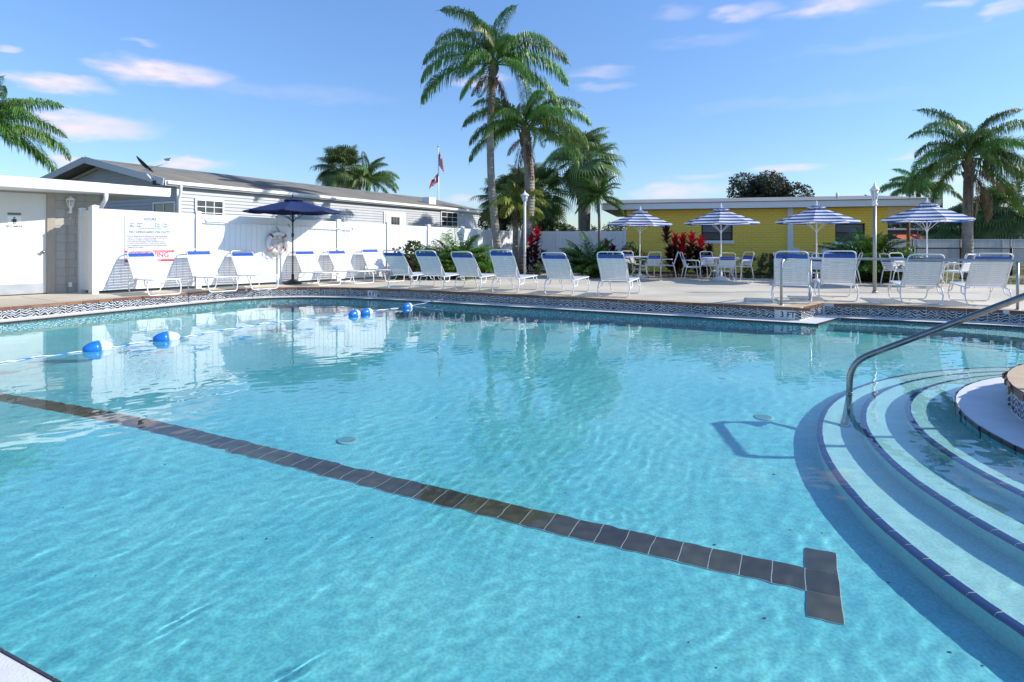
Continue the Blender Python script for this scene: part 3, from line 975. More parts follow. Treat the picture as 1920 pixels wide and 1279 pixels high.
def place_lounger(x, y, ang, lab, group):
    k = used[0]; used[0] += 1
    o = PROTO[k] if k < 3 else copy_tree(PROTO[lr.choice((0, 0, 1, 2))])
    o.location = (x, y, 0); o.rotation_euler = (0, 0, ang + lr.uniform(-.05, .05)); tag(o, lab, 'sun lounger', group)


FDIR = Vector((.6708, .7416, 0)); FN = Vector((.7416, -.6708, 0)); F0 = Vector((-9.76, 14.1, 0))


def fence_pt(px, dist=0.0):
    """point at photo column px lying dist metres in front of the long white fence"""
    k = (px - 960) / F
    # (X-F0x)*nx + (Y-F0y)*ny = dist
    Y = (dist + F0.x * FN.x + F0.y * FN.y) / (k * FN.x + FN.y)
    return Vector((k * Y, Y, 0))


Lx = [(264, 'white strap lounger in front of the pool rules sign, leftmost of the row'), (370, 'white strap lounger second from the left, between the sign and the umbrella shadow'),
      (452, 'white strap lounger with its back in the shade of the navy umbrella'), (568, 'white strap lounger just right of the navy umbrella pole'),
      (629, 'white strap lounger against the fence, second to the right of the navy umbrella'), (689, 'white strap lounger against the fence, last before the hibiscus bush')]
for px, lab in Lx:
    b = fence_pt(px, .14); c = b + FN * .42
    place_lounger(c.x, c.y, math.atan2(FN.y, FN.x), lab, 'sun loungers lined up against the white fence')
Rx = [(752, 541.5, 'strap lounger with its back to the pool in front of the red hibiscus'), (812, 543.5, 'strap lounger with its back to the pool, second from the hibiscus end of its row'),
      (880, 545.5, 'strap lounger seen from behind in front of the big green palm clump'), (950, 549, 'strap lounger seen from behind in front of the slender tall palm trunk'),
      (1050, 553, 'strap lounger seen from behind just right of the white lamp post'), (1152, 557, 'strap lounger seen from behind in front of the first striped umbrella table')]
for px, py, lab in Rx:
    p = at(px, py); place_lounger(p.x, p.y, math.atan2(.9, .43), lab, 'sun loungers with their backs to the far pool edge')
for px, py, rot, lab in [(1484, 569, 66, 'strap lounger behind the bend of the steel guard rail at the 3 FT corner'), (1571, 564.5, 65, 'strap lounger between the guard rail post and the steel lamp post'),
                         (1726, 569.5, 66, 'strap lounger right of the steel lamp post, in front of the rightmost umbrella'), (1850, 573.5, 67, 'rightmost strap lounger, behind the sloping handrail')]:
    p = at(px, py); place_lounger(p.x, p.y, R(rot), lab, 'sun loungers behind the steel guard rail')


# ------------------------------------------------------------------ dining chairs, tables, umbrellas
def make_chair():
    """x forward"""
    r = empty('patio_chair'); W = .25; T = .013
    for s, nm in ((-1, 'side_frame'), (1, 'side_frame')):
        m = MB()
        m.tube(rounded([(.27, s * W, 0), (.22, s * W, .45), (.20, s * W, .64), (-.14, s * (W + .01), .64)], .07, 5), T, 8)   # front leg running into the arm
        m.tube([(-.27, s * W, 0), (-.19, s * W, .40), (-.13, s * W, .55)], T, 8)
        m.build(nm, M_white_metal, r)
    m = MB(); m.tube(rounded([(-.17, -W + .02, .42), (.23, -W + .02, .44), (.23, W - .02, .44), (-.17, W - .02, .42)], .05, 4), T * .9, 8, closed=False)
    m.build('seat_frame', M_white_metal, r)
    d = Vector((-.17, 0, .50)).normalized(); p0 = Vector((-.16, 0, .42))
    m = MB(); m.tube(rounded([p0 + Vector((0, -W + .02, 0)), p0 + d * .50 + Vector((0, -W + .03, 0)), p0 + d * .50 + Vector((0, W - .03, 0)), p0 + Vector((0, W - .02, 0))], .08, 5), T, 8)
    m.build('back_frame', M_white_metal, r)
    ang = math.atan2(d.z, d.x)
    t = .07
    for k in range(6):
        link('blue_strap' if k >= 4 else 'strap', ME['bstrap' if k >= 4 else 'strap'], r, p0 + d * t, (0, -ang, 0), (1, .76, 1)); t += .056
    x = -.12
    while x < .22:
        link('strap', ME['strap'], r, (x, 0, .437 + .02 * (x + .17) / .4), (0, -.05, 0), (1, .76, 1)); x += .058
    return r


def make_table():
    r = empty('patio_table')
    MB().lathe([(.045, .70), (.56, .70), (.585, .705), (.585, .722), (.56, .73), (.045, .73)], n=36).build('table_top', M_offwhite, r)
    for k in range(4):
        a = k * PI / 2 + .5; c, s = math.cos(a), math.sin(a)
        MB().tube(rounded([(.5 * c, .5 * s, .70), (.33 * c, .33 * s, .40), (.30 * c, .30 * s, .25), (.46 * c, .46 * s, .0)], .12, 5), .013, 8).build('leg', M_white_metal, r)
    MB().tube([(.30 * math.cos(2 * PI * k / 20), .30 * math.sin(2 * PI * k / 20), .30) for k in range(20)], .010, 7, closed=True).build('leg_ring', M_white_metal, r)
    return r


def make_umbrella(n=8, Rr=1.32, zr=2.03, zt=2.47, canvas=None, polem=None, stripes=True, basem=None, rp=.019):
    """zr rim height, zt peak height"""
    r = empty('patio_umbrella')
    MB().tube([(0, 0, 0.02), (0, 0, zt + .02)], rp, 10).build('pole', polem, r)
    MB().lathe([(.24, 0), (.26, .02), (.24, .07), (.10, .12), (.04, .14), (.035, .30)], n=24).build('base', basem, r)
    MB().lathe([(.012, 0), (.03, .02), (.03, .05), (.012, .07), (.018, .09), (.004, .12)], n=10).build('finial', polem, r, loc=(0, 0, zt + .0))
    # canopy: one gore per rib, sagging between the ribs, with a flap along the rim
    mb = MB(); ns = 6; sub = 4; v = []; f = []
    for g in range(n):
        a0 = 2 * PI * g / n; a1 = 2 * PI * (g + 1) / n; base = len(v)
        for i in range(ns + 1):
            t = .17 + .83 * i / ns; rr = Rr * t
            z = zt - .06 - (zt - zr - .06) * (t ** 1.06)
            for k in range(sub + 1):
                q = k / sub; P = Vector((math.cos(a0), math.sin(a0), 0)) * (1 - q) + Vector((math.cos(a1), math.sin(a1), 0)) * q
                sag = 4 * q * (1 - q)
                v.append(Vector((P.x * rr * (1 - .035 * sag * t), P.y * rr * (1 - .035 * sag * t), z - .035 * sag * t + (.0))))
        for i in range(ns):
            for k in range(sub):
                b = base + i * (sub + 1) + k; f.append((b, b + 1, b + sub + 2, b + sub + 1))
        # short hanging hem
        hb = len(v)
        for k in range(sub + 1):
            p = v[base + ns * (sub + 1) + k]; v.append(Vector((p.x * 1.002, p.y * 1.002, p.z - .035)))
        for k in range(sub): f.append((base + ns * (sub + 1) + k, base + ns * (sub + 1) + k + 1, hb + k + 1, hb + k))
    mb.add(v, f, False); mb.build('canopy', canvas, r)
    # vent cap
    mb = MB(); v = []; f = []
    for g in range(n):
        a0 = 2 * PI * g / n; a1 = 2 * PI * (g + 1) / n; b = len(v)
        for t, z in ((.012, zt + .0), (.11, zt - .035), (.24, zt - .095)):
            for q in (0, .5, 1):
                P = Vector((math.cos(a0), math.sin(a0), 0)) * (1 - q) + Vector((math.cos(a1), math.sin(a1), 0)) * q
                v.append(Vector((P.x * Rr * t, P.y * Rr * t, z + (.012 if q == .5 else 0) * (t > .2))))
        for i in range(2):
            for k in range(2): c = b + i * 3 + k; f.append((c, c + 1, c + 4, c + 3))
    mb.add(v, f, False); mb.build('vent_cap', canvas, r)
    for g in range(n):
        a = 2 * PI * g / n; c, s = math.cos(a), math.sin(a)
        MB().tube([(c * .03, s * .03, zt - .075), (c * Rr * .5, s * Rr * .5, zt - .075 - (zt - zr - .06) * .48), (c * Rr * .985, s * Rr * .985, zr - .012)], .008, 5).build('rib', polem, r)
        MB().tube([(c * .03, s * .03, zr - .28), (c * Rr * .5, s * Rr * .5, zt - .085 - (zt - zr - .06) * .48)], .006, 5).build('strut', polem, r)
    MB().lathe([(.035, -.04), (.04, 0), (.035, .04)], n=10).build('runner_hub', polem, r, loc=(0, 0, zr - .28))
    return r


um0 = make_umbrella(8, 1.14, 1.83, 2.33, M_stripe, M_white_metal, True, M_offwhite)
tb0 = make_table(); ch0 = make_chair()
spots = [ # px, Y, heading of umbrella, label parts, chairs: (angle round the table, distance)
    (1199, 20.6, .15, 'leftmost', [(200, .82), (285, .80), (345, .95), (100, .8)]),
    (1352, 19.1, .40, 'second from the left', [(180, .95), (262, .72), (20, .80), (95, .8)]),
    (1531, 17.9, .25, 'third from the left', [(250, .8), (340, .85), (160, .85), (70, .8)]),
    (1738, 16.6, .55, 'rightmost', [(185, .92), (300, .75), (5, 1.05), (95, .85)])]
chair_lab = [['strap chair half hidden by a lounger at the leftmost umbrella table', 'strap chair with its back to the pool at the leftmost umbrella table', 'side-on strap chair just left of the tall burgundy plant', 'strap chair on the wall side of the leftmost umbrella table'],
             ['side-on strap chair facing right at the second umbrella table, beside the burgundy plant', 'strap chair with its back to the pool in front of the second umbrella table', 'strap chair at the second umbrella table nearest the low dark shrubs', 'strap chair on the wall side of the second umbrella table'],
             ['strap chair with its back to the pool at the third umbrella table', 'strap chair on the lamp post side of the third umbrella table', 'strap chair on the shrub side of the third umbrella table', 'strap chair on the wall side of the third umbrella table'],
             ['side-on strap chair facing right at the rightmost umbrella table, beside the palm shrub', 'strap chair with its back to the pool at the rightmost umbrella table', 'side-on strap chair facing left in front of the thick palm trunk', 'strap chair on the lawn side of the rightmost umbrella table']]
for i, (px, Y, rz, lab, chs) in enumerate(spots):
    X = xat(px, Y)
    u = um0 if i == 0 else copy_tree(um0); u.location = (X, Y, 0); u.rotation_euler = (0, R(.8) if i == 0 else 0, rz)
    tag(u, '%s blue and white striped patio umbrella standing in its table' % lab, 'umbrella', 'striped umbrellas on the deck')
    if i == 0: u['label'] = 'leftmost blue and white striped umbrella, its pole leaning slightly'
    t = tb0 if i == 0 else copy_tree(tb0); t.location = (X, Y, 0); t.rotation_euler = (0, 0, rz)
    tag(t, 'round white patio table under the %s striped umbrella' % lab, 'table', 'round tables under the striped umbrellas')
    for k, (a, dd) in enumerate(chs):
        c = ch0 if (i == 0 and k == 0) else copy_tree(ch0)
        a = R(a); c.location = (X + dd * math.cos(a), Y + dd * math.sin(a), 0); c.rotation_euler = (0, 0, a + PI + (k - 1.5) * .06)
        tag(c, chair_lab[i][k], 'chair', 'white strap chairs at the umbrella tables')

# navy umbrella
nu = make_umbrella(8, 1.36, 2.11, 2.50, M_navy, M_black, False, M_black, .021)
p = at(549, 533); nu.location = (p.x, p.y, 0); nu.rotation_euler = (0, 0, .2)
tag(nu, 'open navy blue market umbrella on a black pole among the fence side loungers', 'umbrella')
for k in children(nu):
    pass
MB().lathe([(.03, 0), (.036, .03), (.036, .09), (.03, .12)], n=10).build('crank_box', M_black, nu, loc=(0, 0, 1.35))
MB().tube([(0, .03, 1.42), (0, .10, 1.42), (0, .10, 1.38)], .008, 6).build('crank_handle', M_black, nu)

# ------------------------------------------------------------------ vinyl fences
BT = 2.03


def fence_top(t, T):   # height along the run: drops towards the far corner
    return 2.03 - (2.03 - 1.70) * min(1, t / T)


CORNER = Vector((.12, 25.02, 0))
run = (CORNER - F0).length; fd = (CORNER - F0).normalized(); fa = math.atan2(fd.y, fd.x)
vf = empty('vinyl_fence', tuple(F0), fa); tag(vf, 'long white vinyl privacy fence behind the loungers with the rules sign on it', 'fence')
me_post = MB().box((-.065, -.065, 0), (.065, .065, 1)).mesh('fence_post', M_vinyl)
me_cap = MB().add([(-.075, -.075, 0), (.075, -.075, 0), (.075, .075, 0), (-.075, .075, 0), (-.075, -.075, .02), (.075, -.075, .02), (.075, .075, .02), (-.075, .075, .02), (0, 0, .05)],
                  [(3, 2, 1, 0), (0, 1, 5, 4), (1, 2, 6, 5), (2, 3, 7, 6), (3, 0, 4, 7), (4, 5, 8), (5, 6, 8), (6, 7, 8), (7, 4, 8)]).mesh('post_cap', M_vinyl)
me_board = MB().add([(0, -.010, 0), (.007, -.021, 0), (.143, -.021, 0), (.150, -.010, 0), (.150, .02, 0), (0, .02, 0)] + [(0, -.010, 1), (.007, -.021, 1), (.143, -.021, 1), (.150, -.010, 1), (.150, .02, 1), (0, .02, 1)],
                    [(0, 1, 7, 6), (1, 2, 8, 7), (2, 3, 9, 8), (3, 4, 10, 9), (4, 5, 11, 10), (5, 0, 6, 11), (5, 4, 3, 2, 1, 0), (6, 7, 8, 9, 10, 11)]).mesh('fence_board', M_vinyl)


def build_fence(root, posts, top, gap=.07):
    """posts: distances along the run; top(t) height"""
    for i, t in enumerate(posts):
        h = top(t)
        po = link('fence_post', me_post, root, (t, 0, 0), None, (1, 1, h + .01)); link('post_cap', me_cap, root, (t, 0, h + .01))
        if i + 1 == len(posts): break
        a, b = t + .066, posts[i + 1] - .066; ha, hb = top(a) - .03, top(b) - .03
        m = MB(); m.bar((a, 0, ha - .075), (b, 0, hb - .075), .055, .15); m.build('top_rail', M_vinyl, root)
        m = MB(); m.bar((a, 0, gap + .07), (b, 0, gap + .07), .055, .14); m.build('bottom_rail', M_vinyl, root)
        n = max(1, round((b - a) / .15)); w = (b - a) / n
        for k in range(n):
            x = a + w * k; hh = min(top(x), top(x + w)) - .03 - .148 - (gap + .138)
            link('fence_board', me_board, root, (x, 0, gap + .138), None, (w / .151, 1, hh))


def tpar(px):
    q = fence_pt(px); return (q - F0).dot(fd)


posts = [0] + [tpar(p) for p in (371, 523, 634, 727, 803, 866, 919)] + [run]
build_fence(vf, posts, lambda t: fence_top(t, run))
# return panel beside the restroom
ret = empty('vinyl_fence', (F0.x, F0.y, 0), math.atan2(.52, -.70)); ret.location = F0; tag(ret, 'short white vinyl fence return between the long fence and the restroom wall', 'fence')
RL = math.hypot(.52, .70)
build_fence(ret, [.13, RL - .05], lambda t: 2.0)
# back fence
BC = Vector((4.72, 24.72, 0)); bd = (BC - CORNER); bl = bd.length; ba = math.atan2(bd.y, bd.x)
bf = empty('vinyl_fence', tuple(CORNER), ba); tag(bf, 'shaded white vinyl fence between the corner and the yellow building', 'fence')
build_fence(bf, [.15, bl * .5 - .55, bl - .1], lambda t: 1.70)

# pool rules sign
def rules_sign():
    a = fence_pt(233.5, .03); b = fence_pt(326.5, .03); c = (a + b) / 2; w = (b - a).length
    zt = zat(404.5, c.y); zb = zat(497, c.y); h = zt - zb
    r = empty('pool_rules_sign', (c.x, c.y, zb), fa); tag(r, 'white pool rules sign with grey and red print on the long fence', 'sign')
    MB().box((-w / 2, -.004, 0), (w / 2, .004, h)).build('sign_board', mat('sign_white', (.62, .66, .72), .4), r)
    for x, y in ((-w / 2 + .03, h - .04), (w / 2 - .03, h - .04), (-w / 2 + .03, .04), (w / 2 - .03, .04)):
        MB().lathe([(.008, 0), (.006, .004)], n=8, M=Matrix.Rotation(R(90), 4, 'X')).build('screw', M_steel, r, loc=(x, -.004, y))

    def ln(s, f, size, m=M_grey_ink, x=0, al='CENTER', sx=1.):
        return text(s, size, m, r, (x * w, -.0055, h * (1 - f)), (R(90), 0, 0), .0008, al, sx)
    ln('HOURS', .075, .085); ln('Oct. - April', .165, .058, x=-.40, al='LEFT'); ln('8 am - 5 pm', .165, .058, x=.10, al='LEFT')
    ln('May - Sept.', .215, .058, x=-.40, al='LEFT'); ln('8 am - 7 pm', .215, .058, x=.10, al='LEFT')
    ln('Weather & temperature permitting', .262, .034)
    ln('NO LIFEGUARD ON DUTY', .335, .078, sx=.98)
    y = .42
    for s, m in (('\u2022 POOL IS RESERVED FOR RESIDENTS & THEIR REGISTERED', M_grey_ink), ('   GUESTS. THEY MUST TAKE RESPONSIBILITY FOR USE OF', M_red_ink), ('   THE POOL & SWIM AT THEIR OWN RISK.', M_grey_ink),
                 ('\u2022 SOAP SHOWER REQUIRED UPON ENTERING POOL &', M_grey_ink), ('   IF USING SUNTAN PRODUCTS UPON EACH RE-ENTRY', M_red_ink),
                 ('\u2022 NO GLASSWARE, INCLUDING BOTTLES, DRINKS, GLASS', M_grey_ink), ('   ITEMS IN POOL AREA', M_grey_ink)):
        ln(s, y, .0375, m, -.47, 'LEFT', .93); y += .037
    MB().box((-w / 2 + .005, -.006, h * .255), (w / 2 - .005, -.0045, h * .295)).build('red_band', M_red_ink, r)
    text('ADULTS MUST ACCOMPANY ANY ONE UNDER THE AGE OF 16', .034, mat('white_ink', (.8, .8, .8), .5), r, (0, -.0075, h * .274), (R(90), 0, 0), .0006)
    o = ln('NO DIVING', .80, .155, M_red_ink); o.scale = (1.05, 1, 1)
    MB().box((-w / 2 + .005, -.006, h * .072), (w / 2 - .005, -.0045, h * .112)).build('red_band', M_red_ink, r)
    text('DO NOT RUN ON POOL DECK', .036, MATS['white_ink'], r, (0, -.0075, h * .091), (R(90), 0, 0), .0006)
    return r


rules_sign()


# life ring, rescue pole and hoop on the fence
def fence_gear():
    a = fence_pt(385, .09); b = fence_pt(662, .09)
    za = zat(416, a.y); zb = zat(430.5, b.y)
    r = empty('rescue_pole', (a.x, a.y, za), 0); tag(r, 'long thin aluminium rescue pole hung level along the top of the white fence', 'pole')
    d = b + Vector((0, 0, zb)) - (a + Vector((0, 0, za)))
    MB().tube([(0, 0, 0), d], .017, 8).build('pole_shaft', M_white_metal, r)
    for t in (.0, .52, .995):
        q = d * t; m = MB(); m.tube([(q.x - FN.x * .08, q.y - FN.y * .08, q.z + .07), (q.x, q.y, q.z + .03), (q.x + FN.x * .03, q.y + FN.y * .03, q.z - .03), (q.x + FN.x * .02, q.y + FN.y * .02, q.z + .02)], .008, 6)
        m.build('hook', M_black, r)
    # hoop of the crook at its right end
    c = fence_pt(650, .07); z = zat(447, c.y)
    r = empty('shepherd_hook', (c.x, c.y, z), fa); tag(r, 'white bent shepherd crook hanging from the fence right of the umbrella', 'rescue hook')
    for s, off in ((1.0, 0), (.86, -.07)):
        pts = [(off - .10 + .22 * s * math.sin(PI * k / 14), 0, .36 * s * math.cos(PI * k / 14)) for k in range(15)]
        pts += [(off - .16, 0, -.36 * s - .04), (off - .2, 0, -.30 * s)]
        MB().tube(pts, .008, 6).build('crook_tube', M_white_metal, r)
    # life ring with coiled rope
    c = fence_pt(521, .12); z = zat(455, c.y)
    r = empty('life_ring', (c.x, c.y, z), fa); tag(r, 'white life ring with a tangle of thin rope hanging on the fence beside the umbrella', 'life ring')
    n = 28; pts = [(.27 * math.cos(2 * PI * k / n), 0, .27 * math.sin(2 * PI * k / n)) for k in range(n)]
    MB().tube(pts, .065, 10, closed=True).build('ring_tube', M_floatw, r)
    for k in range(4):
        a0 = k * PI / 2 + PI / 4
        MB().tube([((.27) * math.cos(a0 + s * .11), 0, (.27) * math.sin(a0 + s * .11)) for s in (-1, 0, 1)], .0675, 10, caps=False).build('red_band', M_red_ink, r)
    rr = random.Random(3); m = MB()
    M_rope = mat('pale_rope', (.55, .5, .46), .8)
    for k in range(9):
        cx, cz = rr.uniform(-.12, .10), rr.uniform(-.25, -.02); ra, rb = rr.uniform(.08, .2), rr.uniform(.12, .30); ph = rr.uniform(0, 6)
        m.tube([(cx + ra * math.cos(t * .5 + ph), -.085 - .004 * k, cz + rb * math.sin(t * .5 + ph)) for t in range(13)], .006, 5, closed=True)
    m.build('rope_coil', M_rope, r)
    m = MB(); m.tube([(.05, -.05, .24), (-.02, -.04, .42), (-.02, .06, .44)], .007, 5); m.build('hook', M_black, r)


fence_gear()

# ------------------------------------------------------------------ restroom building on the left
def restroom():
    WD = Vector((.6708, .7416, 0)); WN = Vector((.7416, -.6708, 0)); wa = math.atan2(WD.y, WD.x)
    P0 = Vector((-10.39, 14.67, 0)) + WD * .30     # far end of the lit wall
    r = empty('restroom_building', tuple(P0), wa); tag(r, 'low beige block restroom with a white door marked women', 'building')
    # local: x along wall (positive = away), y = into the building, z up ; wall face at y=0
    def lx(px):
        k = (px - 960) / F; # intersect with wall plane
        Y = (P0.x * WN.x + P0.y * WN.y) / (k * WN.x + WN.y); return (Vector((k * Y, Y, 0)) - P0).dot(WD), Y
    xd, Yd = lx(88)       # right edge of the door
    xj, _ = lx(103)       # outer edge of the frame
    H = 2.62
    xl = xd - 1.02
    MB().box((-6, .12, 0), (.0, 4, H)).build('inner_wall', M_block, r)
    # blocks between frame and the end of the wall, and above the door
    me_b = MB().box((.004, 0, .004), (.396, .12, .196)).mesh('block', M_block)
    me_bh = MB().box((.004, 0, .004), (.196, .12, .196)).mesh('block', M_block)
    MB().box((xj, .006, 0), (0, .12, H)).build('mortar', mat('grey_mortar', (.25, .24, .22), .95), r)
    for row in range(13):
        x = xj + (0 if row % 2 == 0 else -.2)
        while x < -.05:
            a = max(x, xj); b = min(x + .4, 0)
            if b - a > .05: link('block', me_b, r, (a - .004 * (b - a) / .4 + .004, 0, row * .2), None, ((b - a) / .4, 1, 1))
            x += .4
    x = xl - .12
    # door frame
    dh = zat(365, Yd) + .02
    MB().box((xd, -.03, 0), (xj, .05, dh + .10)).build('door_frame', M_frame, r)
    MB().box((xl - .12, -.03, 0), (xl, .05, dh + .10)).build('door_frame', M_frame, r)
    MB().box((xl, -.028, dh), (xd, .05, dh + .10)).build('door_frame', M_frame, r)
    MB().box((-6, .0, 0), (xl - .12, .12, H)).build('side_wall', M_block, r)
    MB().box((xl - .12, .004, dh + .1), (xj, .12, H)).build('lintel', M_block, r)
    d = MB().box((xl + .004, .012, .02), (xd - .004, .055, dh - .004)).build('door', M_door, r)
    MB().box((xl + .02, .006, .03), (xd - .02, .0125, .25)).build('kick_plate', M_kick, d)
    m = MB(); m.lathe([(.035, 0), (.035, .008), (.012, .012), (.012, .05), (.028, .055), (.03, .075), (.02, .085)], n=14, M=Matrix.Rotation(R(90), 4, 'X'))
    m.build('door_knob', M_steel, d, loc=(xd - .07, .012, .98))
    MB().box((xd - .14, -.045, .965), (xd - .05, -.028, .985)).build('lever', M_steel, d)
    # WOMEN sign
    cx, _ = lx(27); zc = zat(418, Yd)
    MB().box((cx - .12, .005, zc + .165), (cx + .12, .0118, zc + .215)).build('dark_plate', mat('dark_brass', (.12, .11, .10), .4), d)
    MB().box((cx - .12, .007, zc - .13), (cx + .12, .0118, zc + .14)).build('sign_plate', mat('sign_plate_white', (.74, .74, .73), .5), d)
    text('WOMEN', .062, M_ink, d, (cx, .006, zc - .095), (R(90), 0, 0), .001, sx=1.15)
    pic = MB()
    n = 12
    pic.add([(cx + .018 * math.cos(2 * PI * k / n), .0058, zc + .105 + .018 * math.sin(2 * PI * k / n)) for k in range(n)], [tuple(range(n))])
    pic.add([(cx - .022, .0058, zc + .08), (cx + .022, .0058, zc + .08), (cx + .045, .0058, zc + .005), (cx - .045, .0058, zc + .005)], [(0, 1, 2, 3)])
    for s in (-1, 1):
        pic.add([(cx + s * .026, .0057, zc + .08), (cx + s * .036, .0057, zc + .076), (cx + s * .058, .0057, zc + .025), (cx + s * .049, .0057, zc + .02)], [(0, 1, 2, 3)])
        pic.add([(cx + s * .006, .0057, zc + .006), (cx + s * .020, .0057, zc + .006), (cx + s * .020, .0057, zc - .045), (cx + s * .006, .0057, zc - .045)], [(0, 1, 2, 3)])
    pic.build('pictogram', M_ink, d)
    MB().box((xl, -.01, 0), (xd, .08, .02)).build('threshold', M_dark, r)
    # conduit under the lamp
    cxn, _ = lx(126)
    MB().tube([(cxn, -.015, .0), (cxn, -.015, 1.62)], .010, 8).build('conduit', M_block, r)
    MB().box((cxn + .02, -.03, .14), (cxn + .09, 0, .25)).build('outlet_box', M_offwhite, r)
    # roof, fascia and gutter
    A = Vector((xat(-320, 10.3), 10.3, 0)); 
    E0 = Vector((-10.76, 12.66, 0)); E1 = Vector((-8.94, 15.66, 0)); ed = (E1 - E0).normalized(); E00 = E0 - ed * 5
    en = Vector((ed.y, -ed.x, 0)); inn = -en
    rf = MB(); z0, z1 = 2.38, 2.60
    v = []
    for q, z in ((E00, z0), (E1, z0), (E1 + inn * 3.4, z0), (E00 + inn * 3.4, z0), (E00, z1 - .02), (E1, z1 - .02), (E1 + inn * 3.4, z1 + .33), (E00 + inn * 3.4, z1 + .33)):
        v.append(Vector((q.x, q.y, z)) - Vector((P0.x, P0.y, 0)))
    Ri = Matrix.Rotation(-wa, 4, 'Z'); v = [Ri @ p for p in v]
    # only the overhang beyond the wall end is shallow
    rf.add(v, [(0, 3, 2, 1), (4, 5, 6, 7), (0, 1, 5, 4), (2, 3, 7, 6), (1, 2, 6, 5), (3, 0, 4, 7)]); rf.build('roof', mat('white_roof_coating', (.72, .73, .74), .6, var=.1, vscale=1), r)
    g = MB()
    prof = [(0, z0 - .0), (.10, z0), (.13, z0 + .06), (.13, z1 - .03), (.145, z1 - .03), (.145, z1), (0, z1)]
    for q in (E00, E1 + ed * .0):
        pass
    pv = []
    for q in (E00, E1):
        for o_, z in prof: pv.append(Ri @ (Vector((q.x + en.x * o_, q.y + en.y * o_, z)) - Vector((P0.x, P0.y, 0))))
    k = len(prof); g.add(pv, [(i, (i + 1) % k, k + (i + 1) % k, k + i) for i in range(k)] + [tuple(range(k)), tuple(range(k, 2 * k))[::-1]])
    g.build('gutter', M_offwhite, r)
    # corrugated roof edge seen at the far left
    # downspout elbow
    q = E0 + ed * ((Vector((xat(191, 14.45), 14.45, 0)) - E0).dot(ed)) + en * .06
    ds = [q + Vector((0, 0, z0)), q + Vector((0, 0, z0 - .14)), q + inn * .22 + Vector((0, 0, z0 - .33)), q + inn * .42 + Vector((0, 0, z0 - .50)), q + inn * .5 + Vector((0, 0, z0 - .7)), q + inn * .5 + Vector((0, 0, .1))]
    ds = [Ri @ (p - Vector((P0.x, P0.y, 0))) for p in ds]
    MB().tube(rounded(ds, .06, 3), .048, 8).build('downspout', M_offwhite, r)
    # wall lantern
    cx, Yl = lx(130); zl = zat(383, Yl)
    w = Ri.inverted()
    base = P0 + WD * cx + WN * .13
    t = empty('wall_lantern', (base.x, base.y, zl - .22), wa); tag(t, 'white six-sided coach lantern on the block wall beside the door', 'lamp')
    MB().lathe([(.022, -.10), (.028, -.09), (.024, .02), (.05, .05), (.055, .07)], n=6).build('lantern_stem', M_offwhite, t, loc=(0, 0, .10))
    mlg = mat('lantern_glass', (.45, .44, .40), .1, spec=.8)
    MB().lathe([(.055, 0), (.085, .14)], n=6).build('lantern_glass', mlg, t, loc=(0, 0, .17))
    cage = MB()
    for k in range(6):
        a = PI / 3 * k; cage.bar((.057 * math.cos(a), .057 * math.sin(a), .17), (.089 * math.cos(a), .089 * math.sin(a), .31), .010, .010)
    cage.build('lantern_cage', M_offwhite, t)
    MB().lathe([(.10, 0), (.10, .012), (.05, .06), (.02, .075), (.02, .10), (.0, .105)], n=6).build('lantern_roof', M_offwhite, t, loc=(0, 0, .31))
    MB().tube([(0, 0, .05), (-.04, .06, .02), (-.05, .12, .04)], .014, 7).build('bracket', M_offwhite, t)


restroom()


# ------------------------------------------------------------------ grey mobile home behind the fence
def window_unit(parent, w, h, cols, rows, loc, ang=0, glass=M_glass):
    """face at y=-; x along wall. returns frame"""
    f = MB(); t = .06
    f.box((-w / 2 - t, -.03, -t), (-w / 2, .02, h + t)); f.box((w / 2, -.03, -t), (w / 2 + t, .02, h + t))
    f.box((-w / 2, -.03, h), (w / 2, .02, h + t)); f.box((-w / 2, -.03, -t), (w / 2, .02, 0))
    o = f.build('window', M_offwhite, parent, loc=loc, rot=(0, 0, ang))
    for i in range(cols):
        for j in range(rows):
            a = -w / 2 + w * i / cols; b = a + w / cols; c = h * j / rows; d = c + h / rows
            MB().box((a + .012, -.004, c + .012), (b - .012, .004, d - .012)).build('pane', glass, o)
    m = MB()
    for i in range(1, cols): m.box((-w / 2 + w * i / cols - .012, -.02, 0), (-w / 2 + w * i / cols + .012, .0, h))
    for j in range(1, rows): m.box((-w / 2, -.022, h * j / rows - .012), (w / 2, -.002, h * j / rows + .012))
    m.build('muntins', M_offwhite, o)
    return o


